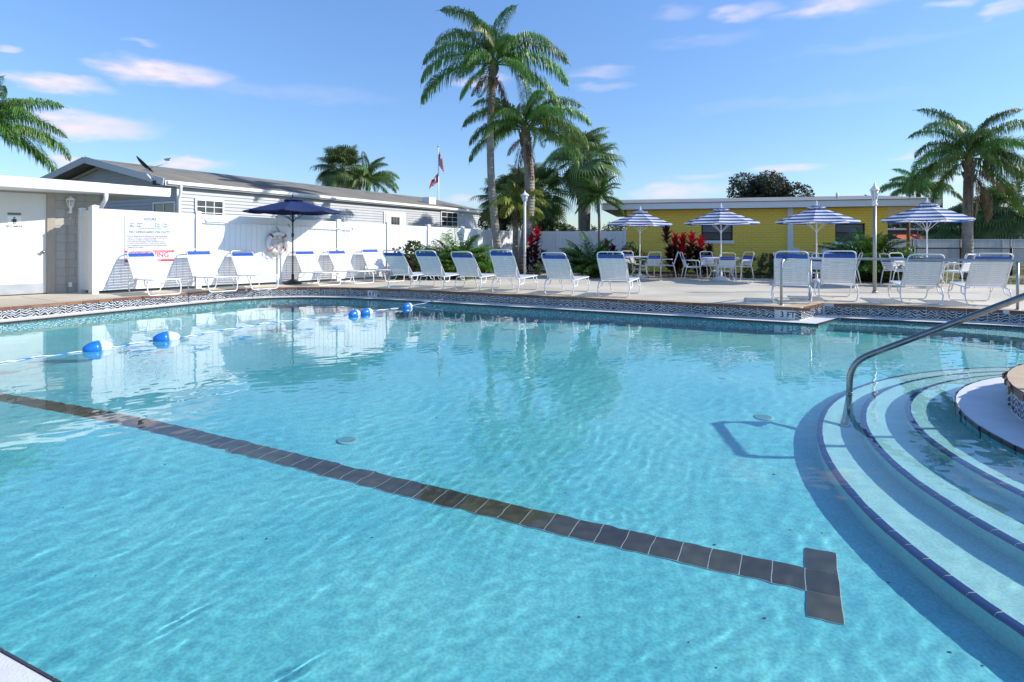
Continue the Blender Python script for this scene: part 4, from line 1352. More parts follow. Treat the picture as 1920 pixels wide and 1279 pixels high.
def mobile_home():
    C0 = Vector((-10.55, 19.0, 0)); hd = Vector((.443, .8965, 0)).normalized(); ha = math.atan2(hd.y, hd.x)
    hn = Vector((hd.y, -hd.x, 0))                   # outward from the long side
    Lh = 19.6; Wd = 8.0; EZ = 2.98                  # eave height
    r = empty('mobile_home', tuple(C0), ha); tag(r, 'long pale grey sided mobile home with a shingle roof behind the white fence', 'building')
    # local: x along long side away, y into the house
    MB().box((.05, .05, 0), (Lh - .03, Wd - .03, EZ + .04)).build('house_core', M_siding, r)
    # siding boards, long side
    bh = .115
    me1 = MB().add([(0, 0, 0), (Lh, 0, 0), (Lh, .028, bh), (0, .028, bh), (0, .045, 0), (Lh, .045, 0), (Lh, .045, bh), (0, .045, bh)],
                   [(0, 1, 2, 3), (4, 5, 1, 0), (3, 2, 6, 7), (0, 3, 7, 4), (1, 5, 6, 2), (4, 7, 6, 5)]).mesh('siding_board', M_siding)
    k = 0
    while k * bh < EZ + .02:
        link('siding_board', me1, r, (0, -.0, k * bh)); k += 1
    # gable end: boards shortened under the slope
    rise = .87; over = .35
    PKz = EZ + rise
    M_side_g = MATS['pale_grey_siding']
    z = 0
    while z < PKz - .12:
        zt = z + bh
        if zt < EZ: a, b = 0, Wd
        else:
            f = (zt - EZ) / rise; a = Wd / 2 * f; b = Wd - a
        if b - a > .1:
            MB().add([(0, a, z), (0, b, z), (.028, b, zt), (.028, a, zt), (.045, a, z), (.045, b, z), (.045, b, zt), (.045, a, zt)],
                     [(3, 2, 1, 0), (0, 1, 5, 4), (7, 6, 2, 3), (4, 7, 3, 0), (1, 2, 6, 5)]).build('siding_board', M_side_g, r)
        z = zt
    # gable backing
    MB().add([(.046, 0, EZ - .03), (.046, Wd, EZ - .03), (.046, Wd / 2, PKz + .1)], [(0, 1, 2)]).build('gable_backing', M_siding, r)
    # roof: two planes with thickness
    ov = .14; sl = rise / (Wd / 2)
    def pl(y): return EZ + .18 + (rise + .02) * (1 - abs(y - Wd / 2) / (Wd / 2))
    for sgn in (0, 1):
        y0 = -ov if sgn == 0 else Wd + ov; y1 = Wd / 2
        z0 = pl(0) - sl * ov; z1 = pl(Wd / 2)
        v = [(-.55, y0, z0), (Lh + .3, y0, z0), (Lh + .3, y1, z1), (-.55, y1, z1)]
        v = v + [(a, b, c - .10) for a, b, c in v]
        fs = [(0, 1, 2, 3), (7, 6, 5, 4), (0, 4, 5, 1), (2, 6, 7, 3), (1, 5, 6, 2), (3, 7, 4, 0)]
        if sgn: fs = [q[::-1] for q in fs]
        MB().add(v, fs).build('roof', M_shingle, r)
    # shingle courses as thin proud strips on the seen slope
    ze = pl(0) - sl * ov
    nsh = 36
    stm = MB().add([(-.55, 0, 0), (Lh + .3, 0, 0), (Lh + .3, .132, .132 * sl), (-.55, .132, .132 * sl), (-.55, 0, .012), (Lh + .3, 0, .012), (Lh + .3, .128, .128 * sl + .004), (-.55, .128, .128 * sl + .004)],
                   [(4, 5, 6, 7), (0, 1, 5, 4), (1, 2, 6, 5), (3, 0, 4, 7)]).mesh('shingle_course', M_shingle)
    for i in range(nsh):
        y = -ov + i * (Wd / 2 + ov) / nsh; link('shingle_course', stm, r, (0, y, ze + (y + ov) * sl + .002))
    # fascia and gutter on the long side
    MB().box((-.50, -ov - .02, ze - .17), (Lh + .28, -ov + .015, ze - .012)).build('fascia', M_offwhite, r)
    MB().box((-.45, -ov - .09, ze - .12), (Lh + .2, -ov - .021, ze - .02)).build('gutter', M_offwhite, r)
    MB().box((-.45, -ov + .016, ze - .17), (Lh + .2, 0, ze - .15)).build('soffit', mat('grey_soffit', (.33, .33, .33), .8), r)
    # rake boards on the gable
    M_rake = mat('pale_rake_board', (.50, .52, .54), .55)
    for s in (0, 1):
        y0 = -ov - .02 if s == 0 else Wd + ov + .02
        a = Vector((-.565, y0, pl(0) - sl * ov - .06)); b = Vector((-.565, Wd / 2, pl(Wd / 2) - .06))
        MB().bar(a, b, .03, .22, up=(0, 0, 1)).build('rake_board', M_rake, r)
    MB().bar((-.02, Wd + .03, EZ - .05), (-.02, Wd / 2, PKz - .02), .03, .10).build('gable_trim', mat('tan_trim', (.50, .46, .40), .7), r)
    # downspout at the corner
    q = [(-.02, -ov - .06, ze - .14), (-.02, -ov - .06, ze - .28), (.0, -.08, ze - .56), (.0, -.07, .2)]
    MB().tube(rounded(q, .08, 4), .045, 8).build('downspout', M_offwhite, r)
    MB().box((-.035, -.035, 0), (.10, -.001, EZ - .02)).build('corner_trim', M_offwhite, r)

    def lx(px):
        k = (px - 960) / F; Y = (C0.x * hn.x + C0.y * hn.y) / (k * hn.x + hn.y); return (Vector((k * Y, Y, 0)) - C0).dot(hd), Y

    def win(p0, p1, yt, yb, cols, rows):
        x0, Y0 = lx(p0); x1, Y1 = lx(p1); Ym = (Y0 + Y1) / 2; zt, zb = zat(yt, Ym), zat(yb, Ym)
        return window_unit(r, x1 - x0 - .12, zt - zb - .12, cols, rows, ((x0 + x1) / 2, -.01, zb + .06))
    win(365, 419, 374, 414, 3, 3)
    win(727, 752, 403, 434, 3, 2) if False else None
    win(826, 858, 397, 426, 3, 3)
    # half-glazed door
    x0, Y0 = lx(719); x1, Y1 = lx(760); zt = zat(397, Y0)
    MB().box((x0, -.03, .3), (x1, -.001, zt)).build('door_frame', M_offwhite, r)
    dd = MB().box((x0 + .09, -.05, .35), (x1 - .09, -.031, zt - .09)).build('door', M_door, r)
    xm = (x0 + x1) / 2; zb = zat(438, Y0)
    for i in range(3):
        for j in range(2):
            w = .20; a = xm - .33 + .22 * i; c = zb + .0 + .42 * j
            MB().box((a, -.056, c), (a + w, -.0515, c + .38)).build('pane', M_glass, dd)
    # gable window
    wf = window_unit(r, 1.0, .9, 2, 2, (-.012, .62, 1.55), -PI / 2)
    # roof vent box and antenna pipe
    x, Y = lx(828)
    MB().box((x - .3, .6, pl(.6) + .0), (x + .35, 1.05, pl(.6) + .38)).build('roof_vent', M_offwhite, r)
    # satellite dish on the corner
    M_dish = mat('shade_toned_dish', (.022, .026, .035), .6)  # shade on the dish's turned-away back is put into this dark colour
    cw = Vector((-.58, -.28, ze + .02))
    base = C0 + hd * cw.x + hn * (-cw.y) + Vector((0, 0, cw.z))
    Yd = 18.6
    def W(px, py, y=Yd): return Vector((xat(px, y), y, zat(py, y)))
    foot = W(293, 343); t = empty('satellite_dish', tuple(foot)); tag(t, 'dark satellite dish with a pale feed arm mounted on the gable corner', 'satellite dish')
    def rel(p): return p - foot
    MB().box((-.09, -.05, -.06), (.09, .05, .07)).build('mount_foot', M_dish, t)
    MB().tube(rounded([rel(W(289, 342)), rel(W(274, 325)), rel(W(275, 312))], .08, 4), .028, 8).build('mast', M_white_metal, t)
    c = rel(W(271.5, 308)); nd = Vector((.62, .38, .70)).normalized()
    q = Vector((0, 0, 1)).rotation_difference(nd).to_matrix().to_4x4()
    d = MB().lathe([(.0, -.075), (.10, -.070), (.22, -.045), (.33, .0), (.335, .005), (.32, .006), (.21, -.038), (.10, -.060), (.0, -.066)], n=28, M=q)
    d.build('dish', M_dish, t, loc=c)
    MB().tube([c - nd * .05 - Vector((0, 0, .16)), rel(W(318, 304, Yd - .25))], .014, 7).build('feed_arm', M_white_metal, t)
    f = rel(W(314, 300, Yd - .25)); MB().box(f - Vector((.06, .03, .025)), f + Vector((.05, .03, .03))).build('feed_horn', M_steel, t)
    MB().bar(f - Vector((.10, 0, -.02)), f + Vector((.09, 0, .05)), .03, .03).build('feed_horn', M_steel, t)
    return r


mobile_home()


# ------------------------------------------------------------------ yellow building
def yellow_building():
    A = Vector((4.70, 24.72, 0)); B = Vector((13.9, 22.30, 0)); d = (B - A).normalized(); n = Vector((d.y, -d.x, 0)); a = math.atan2(d.y, d.x); L = (B - A).length
    r = empty('yellow_building', tuple(A), a); tag(r, 'low yellow painted brick building with a flat grey roof behind the umbrellas', 'building')

    def lx(px):
        k = (px - 960) / F; Y = (A.x * n.x + A.y * n.y) / (k * n.x + n.y); return (Vector((k * Y, Y, 0)) - A).dot(d), Y
    H = 2.52
    # wall with window openings: vertical bands
    wins = []
    for p0, p1, yt, yb in ((1315, 1374, 421.5, 451), (1566, 1622, 419, 453)):
        x0, Y0 = lx(p0); x1, Y1 = lx(p1); wins.append((x0, x1, zat(yb, (Y0 + Y1) / 2), zat(yt, (Y0 + Y1) / 2)))
    w = MB(); T = .2
    xs = [0]
    for x0, x1, zb, zt in wins: xs += [x0, x1]
    xs.append(L)
    for i in range(0, len(xs), 2): w.box((xs[i], 0, 0), (xs[i + 1], T, H))
    for x0, x1, zb, zt in wins: w.box((x0, 0, 0), (x1, T, zb)); w.box((x0, 0, zt), (x1, T, H))
    w.box((0, T, 0), (T, 6, H)); w.box((L - T, T, 0), (L, 6, H))
    w.build('brick_wall', M_yellow, r)
    xw, _ = lx(1758)
    MB().box((L + .02, 1.6, 0), (xw - .4, 1.75, H)).build('set_back_wall', mat('cream_stucco', (.55, .45, .28), .9), r) if False else None
    MB().box((L + .001, .002, 2.08), (xw - .35, .14, H)).build('cream_beam', mat('cream_stucco', (.80, .62, .36), .9), r)
    M_blind = mat('dull_blind', (.10, .11, .12), .5, var=.3, vscale=2)
    for x0, x1, zb, zt in wins:
        ww = x1 - x0; hh = zt - zb
        f = MB(); t = .05
        f.box((x0, .08, zb), (x0 + t, .14, zt)); f.box((x1 - t, .08, zb), (x1, .14, zt)); f.box((x0 + t, .08, zt - t), (x1 - t, .14, zt)); f.box((x0 + t, .08, zb), (x1 - t, .14, zb + t))
        f.box((x0 + t, .082, zb + hh * .46), (x1 - t, .138, zb + hh * .46 + .04))
        fo = f.build('window', M_black, r)
        MB().box((x0 + t, .105, zb + t), (x1 - t, .115, zb + hh * .46)).build('pane', mat('screened_glass', (.05, .055, .06), .25), fo)
        MB().box((x0 + t, .105, zb + hh * .46 + .04), (x1 - t, .115, zt - t)).build('pane', M_blind, fo)
        for k in range(5):
            zz = zb + hh * .56 + k * hh * .085; MB().box((x0 + t, .098, zz), (x1 - t, .104, zz + .012)).build('blind_slat', mat('pale_slat', (.30, .31, .33), .6) if 'pale_slat' not in MATS else MATS['pale_slat'], fo)
        MB().box((x0 - .05, -.06, zb - .12), (x1 + .05, .08, zb - .001)).build('window_sill', M_offwhite, r)
    # grey column strip, utility boxes
    x, _ = lx(1482); M_col = mat('pale_grey_paint', (.76, .77, .78), .6)
    MB().box((x - .11, -.08, 0), (x + .09, -.002, H)).build('column', M_col, r)
    x, Yb = lx(1550); MB().box((x - .20, -.16, .45), (x + .22, -.002, zat(461, Yb))).build('meter_box', M_col, r)
    x, Yb = lx(1493); MB().box((x - .12, -.12, .5), (x + .10, -.002, zat(465, Yb))).build('meter_box', M_col, r)
    x, Yb = lx(1462); MB().box((x - .38, -.55, 0), (x + .5, -.06, .78)).build('air_conditioner', M_black, r)
    # roof with fascia: overhangs towards the pool
    ov = .55; x0 = -.9; x1 = xw - .1; z0 = H + .003; z1 = H + .26
    MB().box((x0, -ov, z0), (x1, 6.4, z0 + .04)).build('soffit', mat('grey_soffit_board', (.28, .28, .29), .8), r)
    MB().box((x0, -ov - .03, z0 - .0), (x1, -ov - .001, z1)).build('fascia', M_col, r)
    MB().box((x0 - .03, -ov - .03, z0), (x0 - .001, 6.4, z1)).build('fascia', M_col, r)
    MB().add([(x0 - .05, -ov - .06, z1 + .0), (x1, -ov - .06, z1), (x1, 6.4, z1 + .62), (x0 - .05, 6.4, z1 + .62), (x0 - .05, -ov - .06, z1 - .03), (x1, -ov - .06, z1 - .03), (x1, 6.4, z1 + .5), (x0 - .05, 6.4, z1 + .5)],
             [(0, 1, 2, 3), (7, 6, 5, 4), (0, 4, 5, 1), (2, 6, 7, 3), (1, 5, 6, 2), (3, 7, 4, 0)]).build('roof', mat('grey_roof_membrane', (.22, .22, .23), .9, var=.2, vscale=.6), r)
    m = MB(); xx, _ = lx(1591); m.tube([(xx, 1.6, z1 + .2), (xx, 1.6, z1 + .42)], .05, 8); m.build('roof_vent', M_col, r)
    MB().box((x1 - .1, -.1, 0), (x1 - .0, .0, H)).build('end_post', M_col, r) if False else None
    return r


yellow_building()


# ------------------------------------------------------------------ lamp posts
def lamp_post(px, Y, ztop, m_pole, m_head, lab, k0=1.0):
    t = empty('lamp_post', (xat(px, Y), Y, 0)); tag(t, lab, 'street lamp', 'coach lamps on poles')
    h = ztop - .55
    MB().tube([(0, 0, 0), (0, 0, h)], .045 * (.6 + .4 * k0), 12).build('post', m_pole, t)
    MB().lathe([(.06, 0), (.06, .03), (.047, .05)], n=12).build('base_collar', m_pole, t)
    MB().lathe([(.05, h - .03), (.065, h + .0), (.05, h + .03), (.04, h + .06), (.06, h + .11)], n=12).build('neck', m_head, t)
    mg = MATS.get('frosted_lamp_glass') or mat('frosted_lamp_glass', (.50, .51, .52), .15, spec=.8)
    MB().lathe([(.07 * k0, h + .11), (.125 * k0, h + .33)], n=6).build('lamp_glass', mg, t)
    c = MB()
    for k in range(6):
        a = PI / 3 * k; c.bar((.073 * k0 * math.cos(a), .073 * k0 * math.sin(a), h + .11), (.13 * k0 * math.cos(a), .13 * k0 * math.sin(a), h + .33), .014, .014)
    c.build('lamp_cage', m_head, t)
    MB().lathe([(.165 * k0, h + .33), (.17 * k0, h + .345), (.08 * k0, h + .42), (.03, h + .45), (.03, h + .48), (.012, h + .50), (.004, h + .55)], n=6).build('lamp_roof', m_head, t)


lamp_post(984, 22.6, 3.18, M_offwhite, M_offwhite, 'white coach lamp post standing beside the two tall palm trunks')
lamp_post(1640, 14.35, 2.66, mat('dull_steel_post', (.36, .35, .33), .45, metal=.6), M_offwhite, 'grey steel coach lamp post with a pale head among the loungers on the right', .72)


# ------------------------------------------------------------------ vegetation
def frond_mesh(name, L, el0, droop, nst, ll, lw, hang, m, seed, plum=2, flat=False):
    """pinnate leaf in the x-z plane starting at the origin; gravity pulls the leaflets"""
    rs = random.Random(seed); mb = MB()
    pts = []; p = Vector((0, 0, 0)); e = el0; n = 22; sway = rs.uniform(-.25, .25); yaw = 0
    for i in range(n + 1):
        pts.append(p.copy()); t = i / n
        e = el0 - droop * (t ** 1.25); yaw = sway * t
        p = p + Vector((math.cos(e) * math.cos(yaw), math.cos(e) * math.sin(yaw), math.sin(e))) * (L / n)
    mb.tube(pts, [L * .0095 * (1 - .85 * i / n) + .002 for i in range(n + 1)], 4, caps=False)
    v = []; f = []
    for k in range(nst):
        t = .17 + .83 * (k + rs.random() * .6) / nst
        x = t * n; i = min(n - 1, int(x)); q = pts[i].lerp(pts[i + 1], x - i); d = (pts[i + 1] - pts[i]).normalized()
        side0 = d.cross(Vector((0, 0, 1)))
        if side0.length < .05: side0 = Vector((0, 1, 0))
        side0.normalize(); up = side0.cross(d)
        for s in (-1, 1):
            for w in range(plum):
                l = ll * (math.sin(PI * min(1, .12 + t * .93)) ** .55) * rs.uniform(.8, 1.1)
                if t > .9: l *= .75
                lift = rs.uniform(-.45, .95) if not flat else rs.uniform(.1, .35)
                dr = (side0 * s * 1.0 + d * rs.uniform(.45, .85) + up * lift).normalized()
                a = q; b = a + dr * l * .42
                h = hang * rs.uniform(.8, 1.2)
                c = b + (dr * (1 - h * .55) + Vector((0, 0, -h))).normalized() * l * .36
                e2 = c + (dr * (1 - h * .85) * .7 + Vector((0, 0, -h * 1.35))).normalized() * l * .30
                wv = dr.cross(Vector((0, 0, 1)))
                if wv.length < .05: wv = d.copy()
                wv.normalize(); wv = (wv * .8 + d * .3).normalized() * lw
                o = len(v)
                v += [a - wv * .5, a + wv * .5, b - wv, b + wv, c - wv * .75, c + wv * .75, e2]
                f += [(o, o + 1, o + 3, o + 2), (o + 2, o + 3, o + 5, o + 4), (o + 4, o + 5, o + 6)]
    mb.add(v, f, False)
    return mb.mesh(name, m)


def fan_mesh(name, Rr, m, seed, el):
    """fan leaf on a stalk; el = elevation of the stalk"""
    rs = random.Random(seed); mb = MB()
    L = Rr * rs.uniform(.85, 1.05); pts = []; p = Vector((0, 0, 0)); e = el
    for i in range(7):
        pts.append(p.copy()); p = p + Vector((math.cos(e), 0, math.sin(e))) * L / 6; e -= .10
    mb.tube(pts, .014, 4, caps=False)
    q = pts[-1]; d = (pts[-1] - pts[-2]).normalized(); s = Vector((0, 1, 0)); up = s.cross(d) * -1
    if up.z < 0: up = -up
    v = []; f = []; n = 30
    for k in range(n):
        a = R(-128) + R(256) * k / (n - 1); l = Rr * (1 - .22 * abs(a) / R(128)) * rs.uniform(.92, 1.05)
        dr = d * math.cos(a) + s * math.sin(a); cup = up * .18 * (abs(math.sin(a)))
        w = (d * -math.sin(a) + s * math.cos(a)) * (Rr * .040)
        b = q + (dr + cup) * l * .55; tip0 = q + (dr + cup) * l * .8 + Vector((0, 0, -.07 * Rr)); tip = q + (dr) * l * .97 + Vector((0, 0, -Rr * rs.uniform(.16, .38)))
        o = len(v); v += [q + w * .1, q - w * .1, b + w, b - w, tip0 + w * .55, tip0 - w * .55, tip]
        f += [(o, o + 1, o + 3, o + 2), (o + 2, o + 3, o + 5, o + 4), (o + 4, o + 5, o + 6)]
    mb.add(v, f, False); return mb.mesh(name, m)


FR = {}


def fronds(kind, m, L, ll, lw, hang, nst, plum=2, flat=False, els=(80, 62, 42, 20, -5, -35), dr=(70, 95, 105, 100, 80, 45)):
    out = []
    for i, (e, d) in enumerate(zip(els, dr)):
        out.append([frond_mesh('frond', L, R(e), R(d), nst, ll, lw, hang, m, hash((i, j, len(kind))) % 9999 + j, plum, flat) for j in range(2)])
    FR[kind] = out


fronds('queen', M_frond, 3.35, .68, .0125, 1.05, 92, els=(84, 68, 48, 26, 2, -30), dr=(95, 115, 120, 110, 85, 50))
fronds('queenb', M_frondbright, 3.3, .64, .0125, 1.0, 88, els=(84, 68, 48, 26, 2, -30), dr=(80, 100, 110, 105, 85, 50))
fronds('yellow', M_frondy, 2.0, .48, .017, .62, 44)
fronds('fox', M_frondbright, 1.7, .26, .014, .25, 46, plum=3, els=(75, 55, 35, 15, -10, -35), dr=(60, 80, 85, 80, 60, 30))
fronds('areca', M_frondbright, 1.35, .36, .016, .45, 38, plum=1, flat=True, els=(88, 80, 70, 58, 46, 32), dr=(45, 60, 75, 85, 85, 80))
FAN = [[fan_mesh('fan_leaf', 1.05, M_fan, 17 * i + j, R(e)) for j in range(2)] for i, e in enumerate((75, 50, 25, 0, -25, -50))]


def trunk(root, path, radii, m=M_trunk, name='trunk', n=12):
    MB().tube(path, radii, n).build(name, m, root)


def bend_path(p0, p1, bow, n=14, side=(1, 0, 0)):
    p0 = Vector(p0); p1 = Vector(p1); s = Vector(side)
    return [p0.lerp(p1, i / n) + s * bow * math.sin(PI * i / n) for i in range(n + 1)]


def crown(root, kind, top, n, seed, scale=1.0, lean=None, classes=None, custom=None, name='frond'):
    rs = random.Random(seed); sets = FR[kind] if kind in FR else FAN
    lst = custom
    if lst is None:
        lst = []
        for i in range(n):
            t = (i + .5) / n; cl = min(5, int(t * 6)) if classes is None else classes[min(len(classes) - 1, int(t * len(classes)))]
            lst.append((cl, i * 2.39996 + rs.uniform(-.3, .3), rs.uniform(.85, 1.1)))
    for cl, az, sc in lst:
        me = rs.choice(sets[cl]); o = link(name, me, root, top, (rs.uniform(-.25, .25), 0, az), sc * scale)
    return root


def crownshaft(root, top, r0, r1, h, m=M_rachis):
    MB().tube([(top[0], top[1], top[2] - h), (top[0], top[1], top[2] - h * .5), (top[0], top[1], top[2] + .25)], [r0, r0 * .9, r1], 10).build('crown_shaft', m, root)


def boots(root, top, h, r, seed, m=M_barkdark):
    """broken leaf bases below the crown"""
    rs = random.Random(seed); mb = MB()
    for k in range(26):
        a = k * 2.4; z = top[2] - h * rs.random(); c, s = math.cos(a), math.sin(a)
        p = Vector((top[0] + c * r * .8, top[1] + s * r * .8, z - .12)); q = p + Vector((c * .09, s * .09, .24)); mb.bar(p, q, .09, .03)
    mb.build('leaf_boots', m, root)


def queen_palm(px, Y, py_top, px_top, seed, lab, scale=1.0, base_y=None, rb=.17, rt=.12, bow=.0, kind='queen', n=20, custom=None, group=None, gz=0, classes=None):
    X = xat(px, Y); t = empty('queen_palm', (X, Y, gz)); tag(t, lab, 'palm tree', group)
    zt = zat(py_top, Y) - gz; xt = xat(px_top, Y) - X
    path = bend_path((0, 0, 0), (xt, 0, zt), bow); m = len(path)
    rad = [rb + (rt - rb) * (i / (m - 1)) ** .7 for i in range(m)]
    rad[0] *= 1.25
    trunk(t, path, rad)
    top = (xt, 0, zt)
    boots(t, top, .65 * scale, rt * 1.05, seed)
    MB().tube([(xt, 0, zt - .2), (xt, 0, zt + .25), (xt, 0, zt + .55 * scale)], [rt * 1.15, rt * .8, .03], 10).build('crown_shaft', M_rachis, t)
    crown(t, kind, (xt, 0, zt + .15), n, seed, scale, custom=custom, classes=classes)
    return t


# (class, azimuth in degrees with 0 = to the right of the picture, 90 = away, scale)
def cust(lst): return [(c, R(a), s) for c, a, s in lst]


tall = cust([(0, 168, 1.12), (0, 120, .95), (0, 300, .8), (1, 150, 1.05), (1, 20, .9), (1, 250, .7), (2, 175, 1.0), (2, 5, 1.05), (2, 60, .9), (2, 290, .8), (3, 190, 1.0), (3, 352, 1.05), (3, 100, .9), (3, 240, .7),
             (4, 185, 1.05), (4, 10, 1.0), (4, 320, .8), (1, 90, .9), (5, 200, .6), (2, 130, .9)])
queen_palm(940, 23.2, 128, 925, 5, 'tallest palm with a slender pale trunk rising behind the loungers', 1.04, rb=.17, rt=.125, bow=-.25, custom=tall)
mid = cust([(0, 60, .8), (0, 250, .9), (1, 10, 1.0), (1, 160, .9), (1, 290, .9), (1, 100, 1.), (2, 350, 1.05), (2, 40, 1.), (2, 185, 1.0), (2, 230, .8), (2, 310, .9), (3, 5, 1.05), (3, 175, .9), (3, 330, 1.0), (3, 80, .9),
            (3, 210, .8), (4, 15, 1.0), (4, 190, .95), (4, 300, .7), (1, 200, .9), (2, 130, .9), (3, 130, .9), (4, 340, 1.0)])
queen_palm(974, 23.7, 250, 985, 9, 'thick trunked palm leaning right, just below the tallest palm', .92, rb=.22, rt=.19, bow=.28, custom=mid)
t = queen_palm(965, 24.1, 398, 967, 12, 'short palm with yellow green fronds between the two tall palm trunks', .82, rb=.12, rt=.10, kind='yellow', n=20, classes=(0, 1, 2, 3, 3, 4))

# right palm
right = cust([(0, 160, 1.0), (0, 340, .9), (0, 90, .9), (1, 340, 1.0), (1, 200, 1.0), (1, 175, .9), (1, 20, .75), (2, 10, .9), (2, 185, .85), (2, 100, .9), (3, 5, 1.05), (3, 180, .95), (3, 350, .95), (3, 195, .8), (4, 0, 1.1), (4, 188, 1.05), (4, 345, .9), (3, 80, .8), (3, 260, .7),
              (2, 300, .75), (4, 170, .95), (2, 340, .95), (1, 260, .7), (5, 5, 1.0), (5, 178, .85), (4, 20, 1.0)])
queen_palm(1814, 19.6, 306, 1817, 21, 'stout palm with a smooth grey trunk behind the rightmost umbrella', .79, rb=.175, rt=.135, bow=-.02, custom=right)
# left palm behind the restroom
queen_palm(-50, 20.5, 258, -30, 31, 'palm with drooping fronds above the restroom roof at the left edge', .88, kind='queenb', n=26, classes=(0, 1, 1, 2, 2, 3, 3, 4))
# palms far behind
queen_palm(694, 44, 345, 690, 41, 'bright green palm crown behind the roof of the grey home', .85, kind='queenb', n=26, classes=(0, 1, 2, 2, 3, 3, 4))
queen_palm(1090, 34, 300, 1087, 45, 'feathery palm whose crown shows above the fan palm near the corner', .8, kind='queen', n=18, classes=(0, 1, 2, 2, 3, 3))
queen_palm(1722, 52, 364, 1722, 47, 'distant feathery palm above the right end of the yellow building roof', 1.1, kind='queen', n=22, classes=(0, 1, 2, 2, 3, 3))


M_dead = mat('dead_brown_frond', (.22, .14, .07), .8, col2=(.14, .09, .05), vscale=3, objvar=.3, translucent=.15)
dead_me = [frond_mesh('dead_frond', 2.3, R(e), R(40), 60, .5, .011, 1.0, M_dead, 900 + i) for i, e in enumerate((-25, -58))]
for nm, tops in (('queen_palm', ((925, 23.2, 128, 940), (985, 23.7, 250, 974), (1817, 19.6, 306, 1814))),):
    for q, (pxt, Yq, pyq, pxb) in enumerate(tops):
        rt_ = [o for o in bpy.data.objects if o.name.startswith('queen_palm') and o.parent is None and abs(o.location.x - xat(pxb, Yq)) < .01][0]
        for k, (me_, az) in enumerate(((dead_me[0], 150 + 70 * q), (dead_me[1], 20 + 110 * q), (dead_me[1], 260 + 40 * q))):
            link('dead_frond', me_, rt_, (xat(pxt, Yq) - xat(pxb, Yq), 0, zat(pyq, Yq) - .15), (0, 0, R(az)), .85 if k else .6)


def fan_palm(px, Y, pyc, lab, seed, scale=1.0, n=34, rt=.19, pxt=None, classes=None):
    X = xat(px, Y); t = empty('fan_palm', (X, Y, 0)); tag(t, lab, 'palm tree')
    zt = zat(pyc, Y); xt = (xat(pxt, Y) - X) if pxt is not None else 0
    trunk(t, bend_path((0, 0, 0), (xt, 0, zt), .05), [rt * (1.15 if i < 2 else 1) for i in range(15)], M_bark)
    boots(t, (xt, 0, zt), 1.1, rt, seed)
    crown(t, 'fan', (xt, 0, zt), n, seed, scale, classes=classes, name='fan_leaf')
    return t


fan_palm(1094, 27.5, 305, 'fan palm with a dark crown and ragged trunk behind the corner of the fence', 51, .98, 30, .22, 1098)
fan_palm(1012, 29, 368, 'dense fan palm to the right of the thick leaning palm trunk', 52, .98, 44, .2)
fan_palm(940, 30, 375, 'dark fan palm behind the tall slender trunk', 53, .85, 36, .2)
fan_palm(985, 31, 352, 'fan palm standing between the trunks at the fence corner', 54, .85, 34, .2)
fan_palm(640, 43, 320, 'dark green fan palm above the roof ridge of the grey home', 55, 1.12, 60, .25)
fan_palm(1878, 38, 398, 'large fan palm beyond the chain link fence at the right edge', 56, 1.25, 60, .25)
fan_palm(1835, 41, 418, 'fan palm behind the stout palm trunk beyond the fences', 57, 1.15, 50, .22)
fan_palm(1700, 46, 366, 'fan palm crown just above the grey roof behind the rightmost umbrella', 58, 1.4, 30, .22) if False else None
fan_palm(1772, 40, 430, 'low fan palm beyond the slatted fence left of the stout palm', 59, 1.1, 44, .22)

# young foxtail palm
t = empty('foxtail_palm', (xat(1123, 23.9), 23.9, 0)); tag(t, 'young palm with a thin trunk and bottlebrush fronds beside the striped umbrella', 'palm tree')
zt = zat(372, 23.9)
trunk(t, bend_path((0, 0, 0), (-.02, 0, zt), .03), [.07 - .025 * i / 14 for i in range(15)], M_bark, n=9)
crown(t, 'fox', (-.02, 0, zt), 22, 61, .78, classes=(0, 0, 1, 1, 2, 3, 3, 4, 4))


def leaf_cloud(n, blobs, size, seed, aspect=.5, up=.3):
    """many small leaf faces through a set of ellipsoids (cx,cy,cz,rx,ry,rz)"""
    rs = np.random.RandomState(seed); vol = np.array([b[3] * b[4] * b[5] for b in blobs]); pick = rs.choice(len(blobs), n, p=vol / vol.sum())
    B = np.array(blobs)[pick]; d = rs.normal(size=(n, 3)); d /= np.linalg.norm(d, axis=1)[:, None]; rr = rs.uniform(.25, 1, n) ** .45
    P = B[:, :3] + d * rr[:, None] * B[:, 3:]
    a = rs.normal(size=(n, 3)); a[:, 2] *= .7; a += d * .5; a /= np.linalg.norm(a, axis=1)[:, None]
    b = rs.normal(size=(n, 3)); b -= a * (a * b).sum(1)[:, None]; b /= np.linalg.norm(b, axis=1)[:, None]
    s = size * rs.uniform(.6, 1.35, n)[:, None]
    v = np.stack([P - a * s * .5, P + b * s * aspect * .5, P + a * s * .5, P - b * s * aspect * .5], 1).reshape(-1, 3)
    f = np.arange(4 * n).reshape(-1, 4)
    return v, f


def np_mesh(name, v, f, m):
    me = bpy.data.meshes.new(name); me.vertices.add(len(v)); me.vertices.foreach_set('co', v.astype(np.float32).ravel())
    me.loops.add(f.size); me.loops.foreach_set('vertex_index', f.astype(np.int32).ravel())
    me.polygons.add(len(f)); me.polygons.foreach_set('loop_start', np.arange(0, f.size, f.shape[1], dtype=np.int32)); me.update(calc_edges=True)
    me.materials.append(m); return me


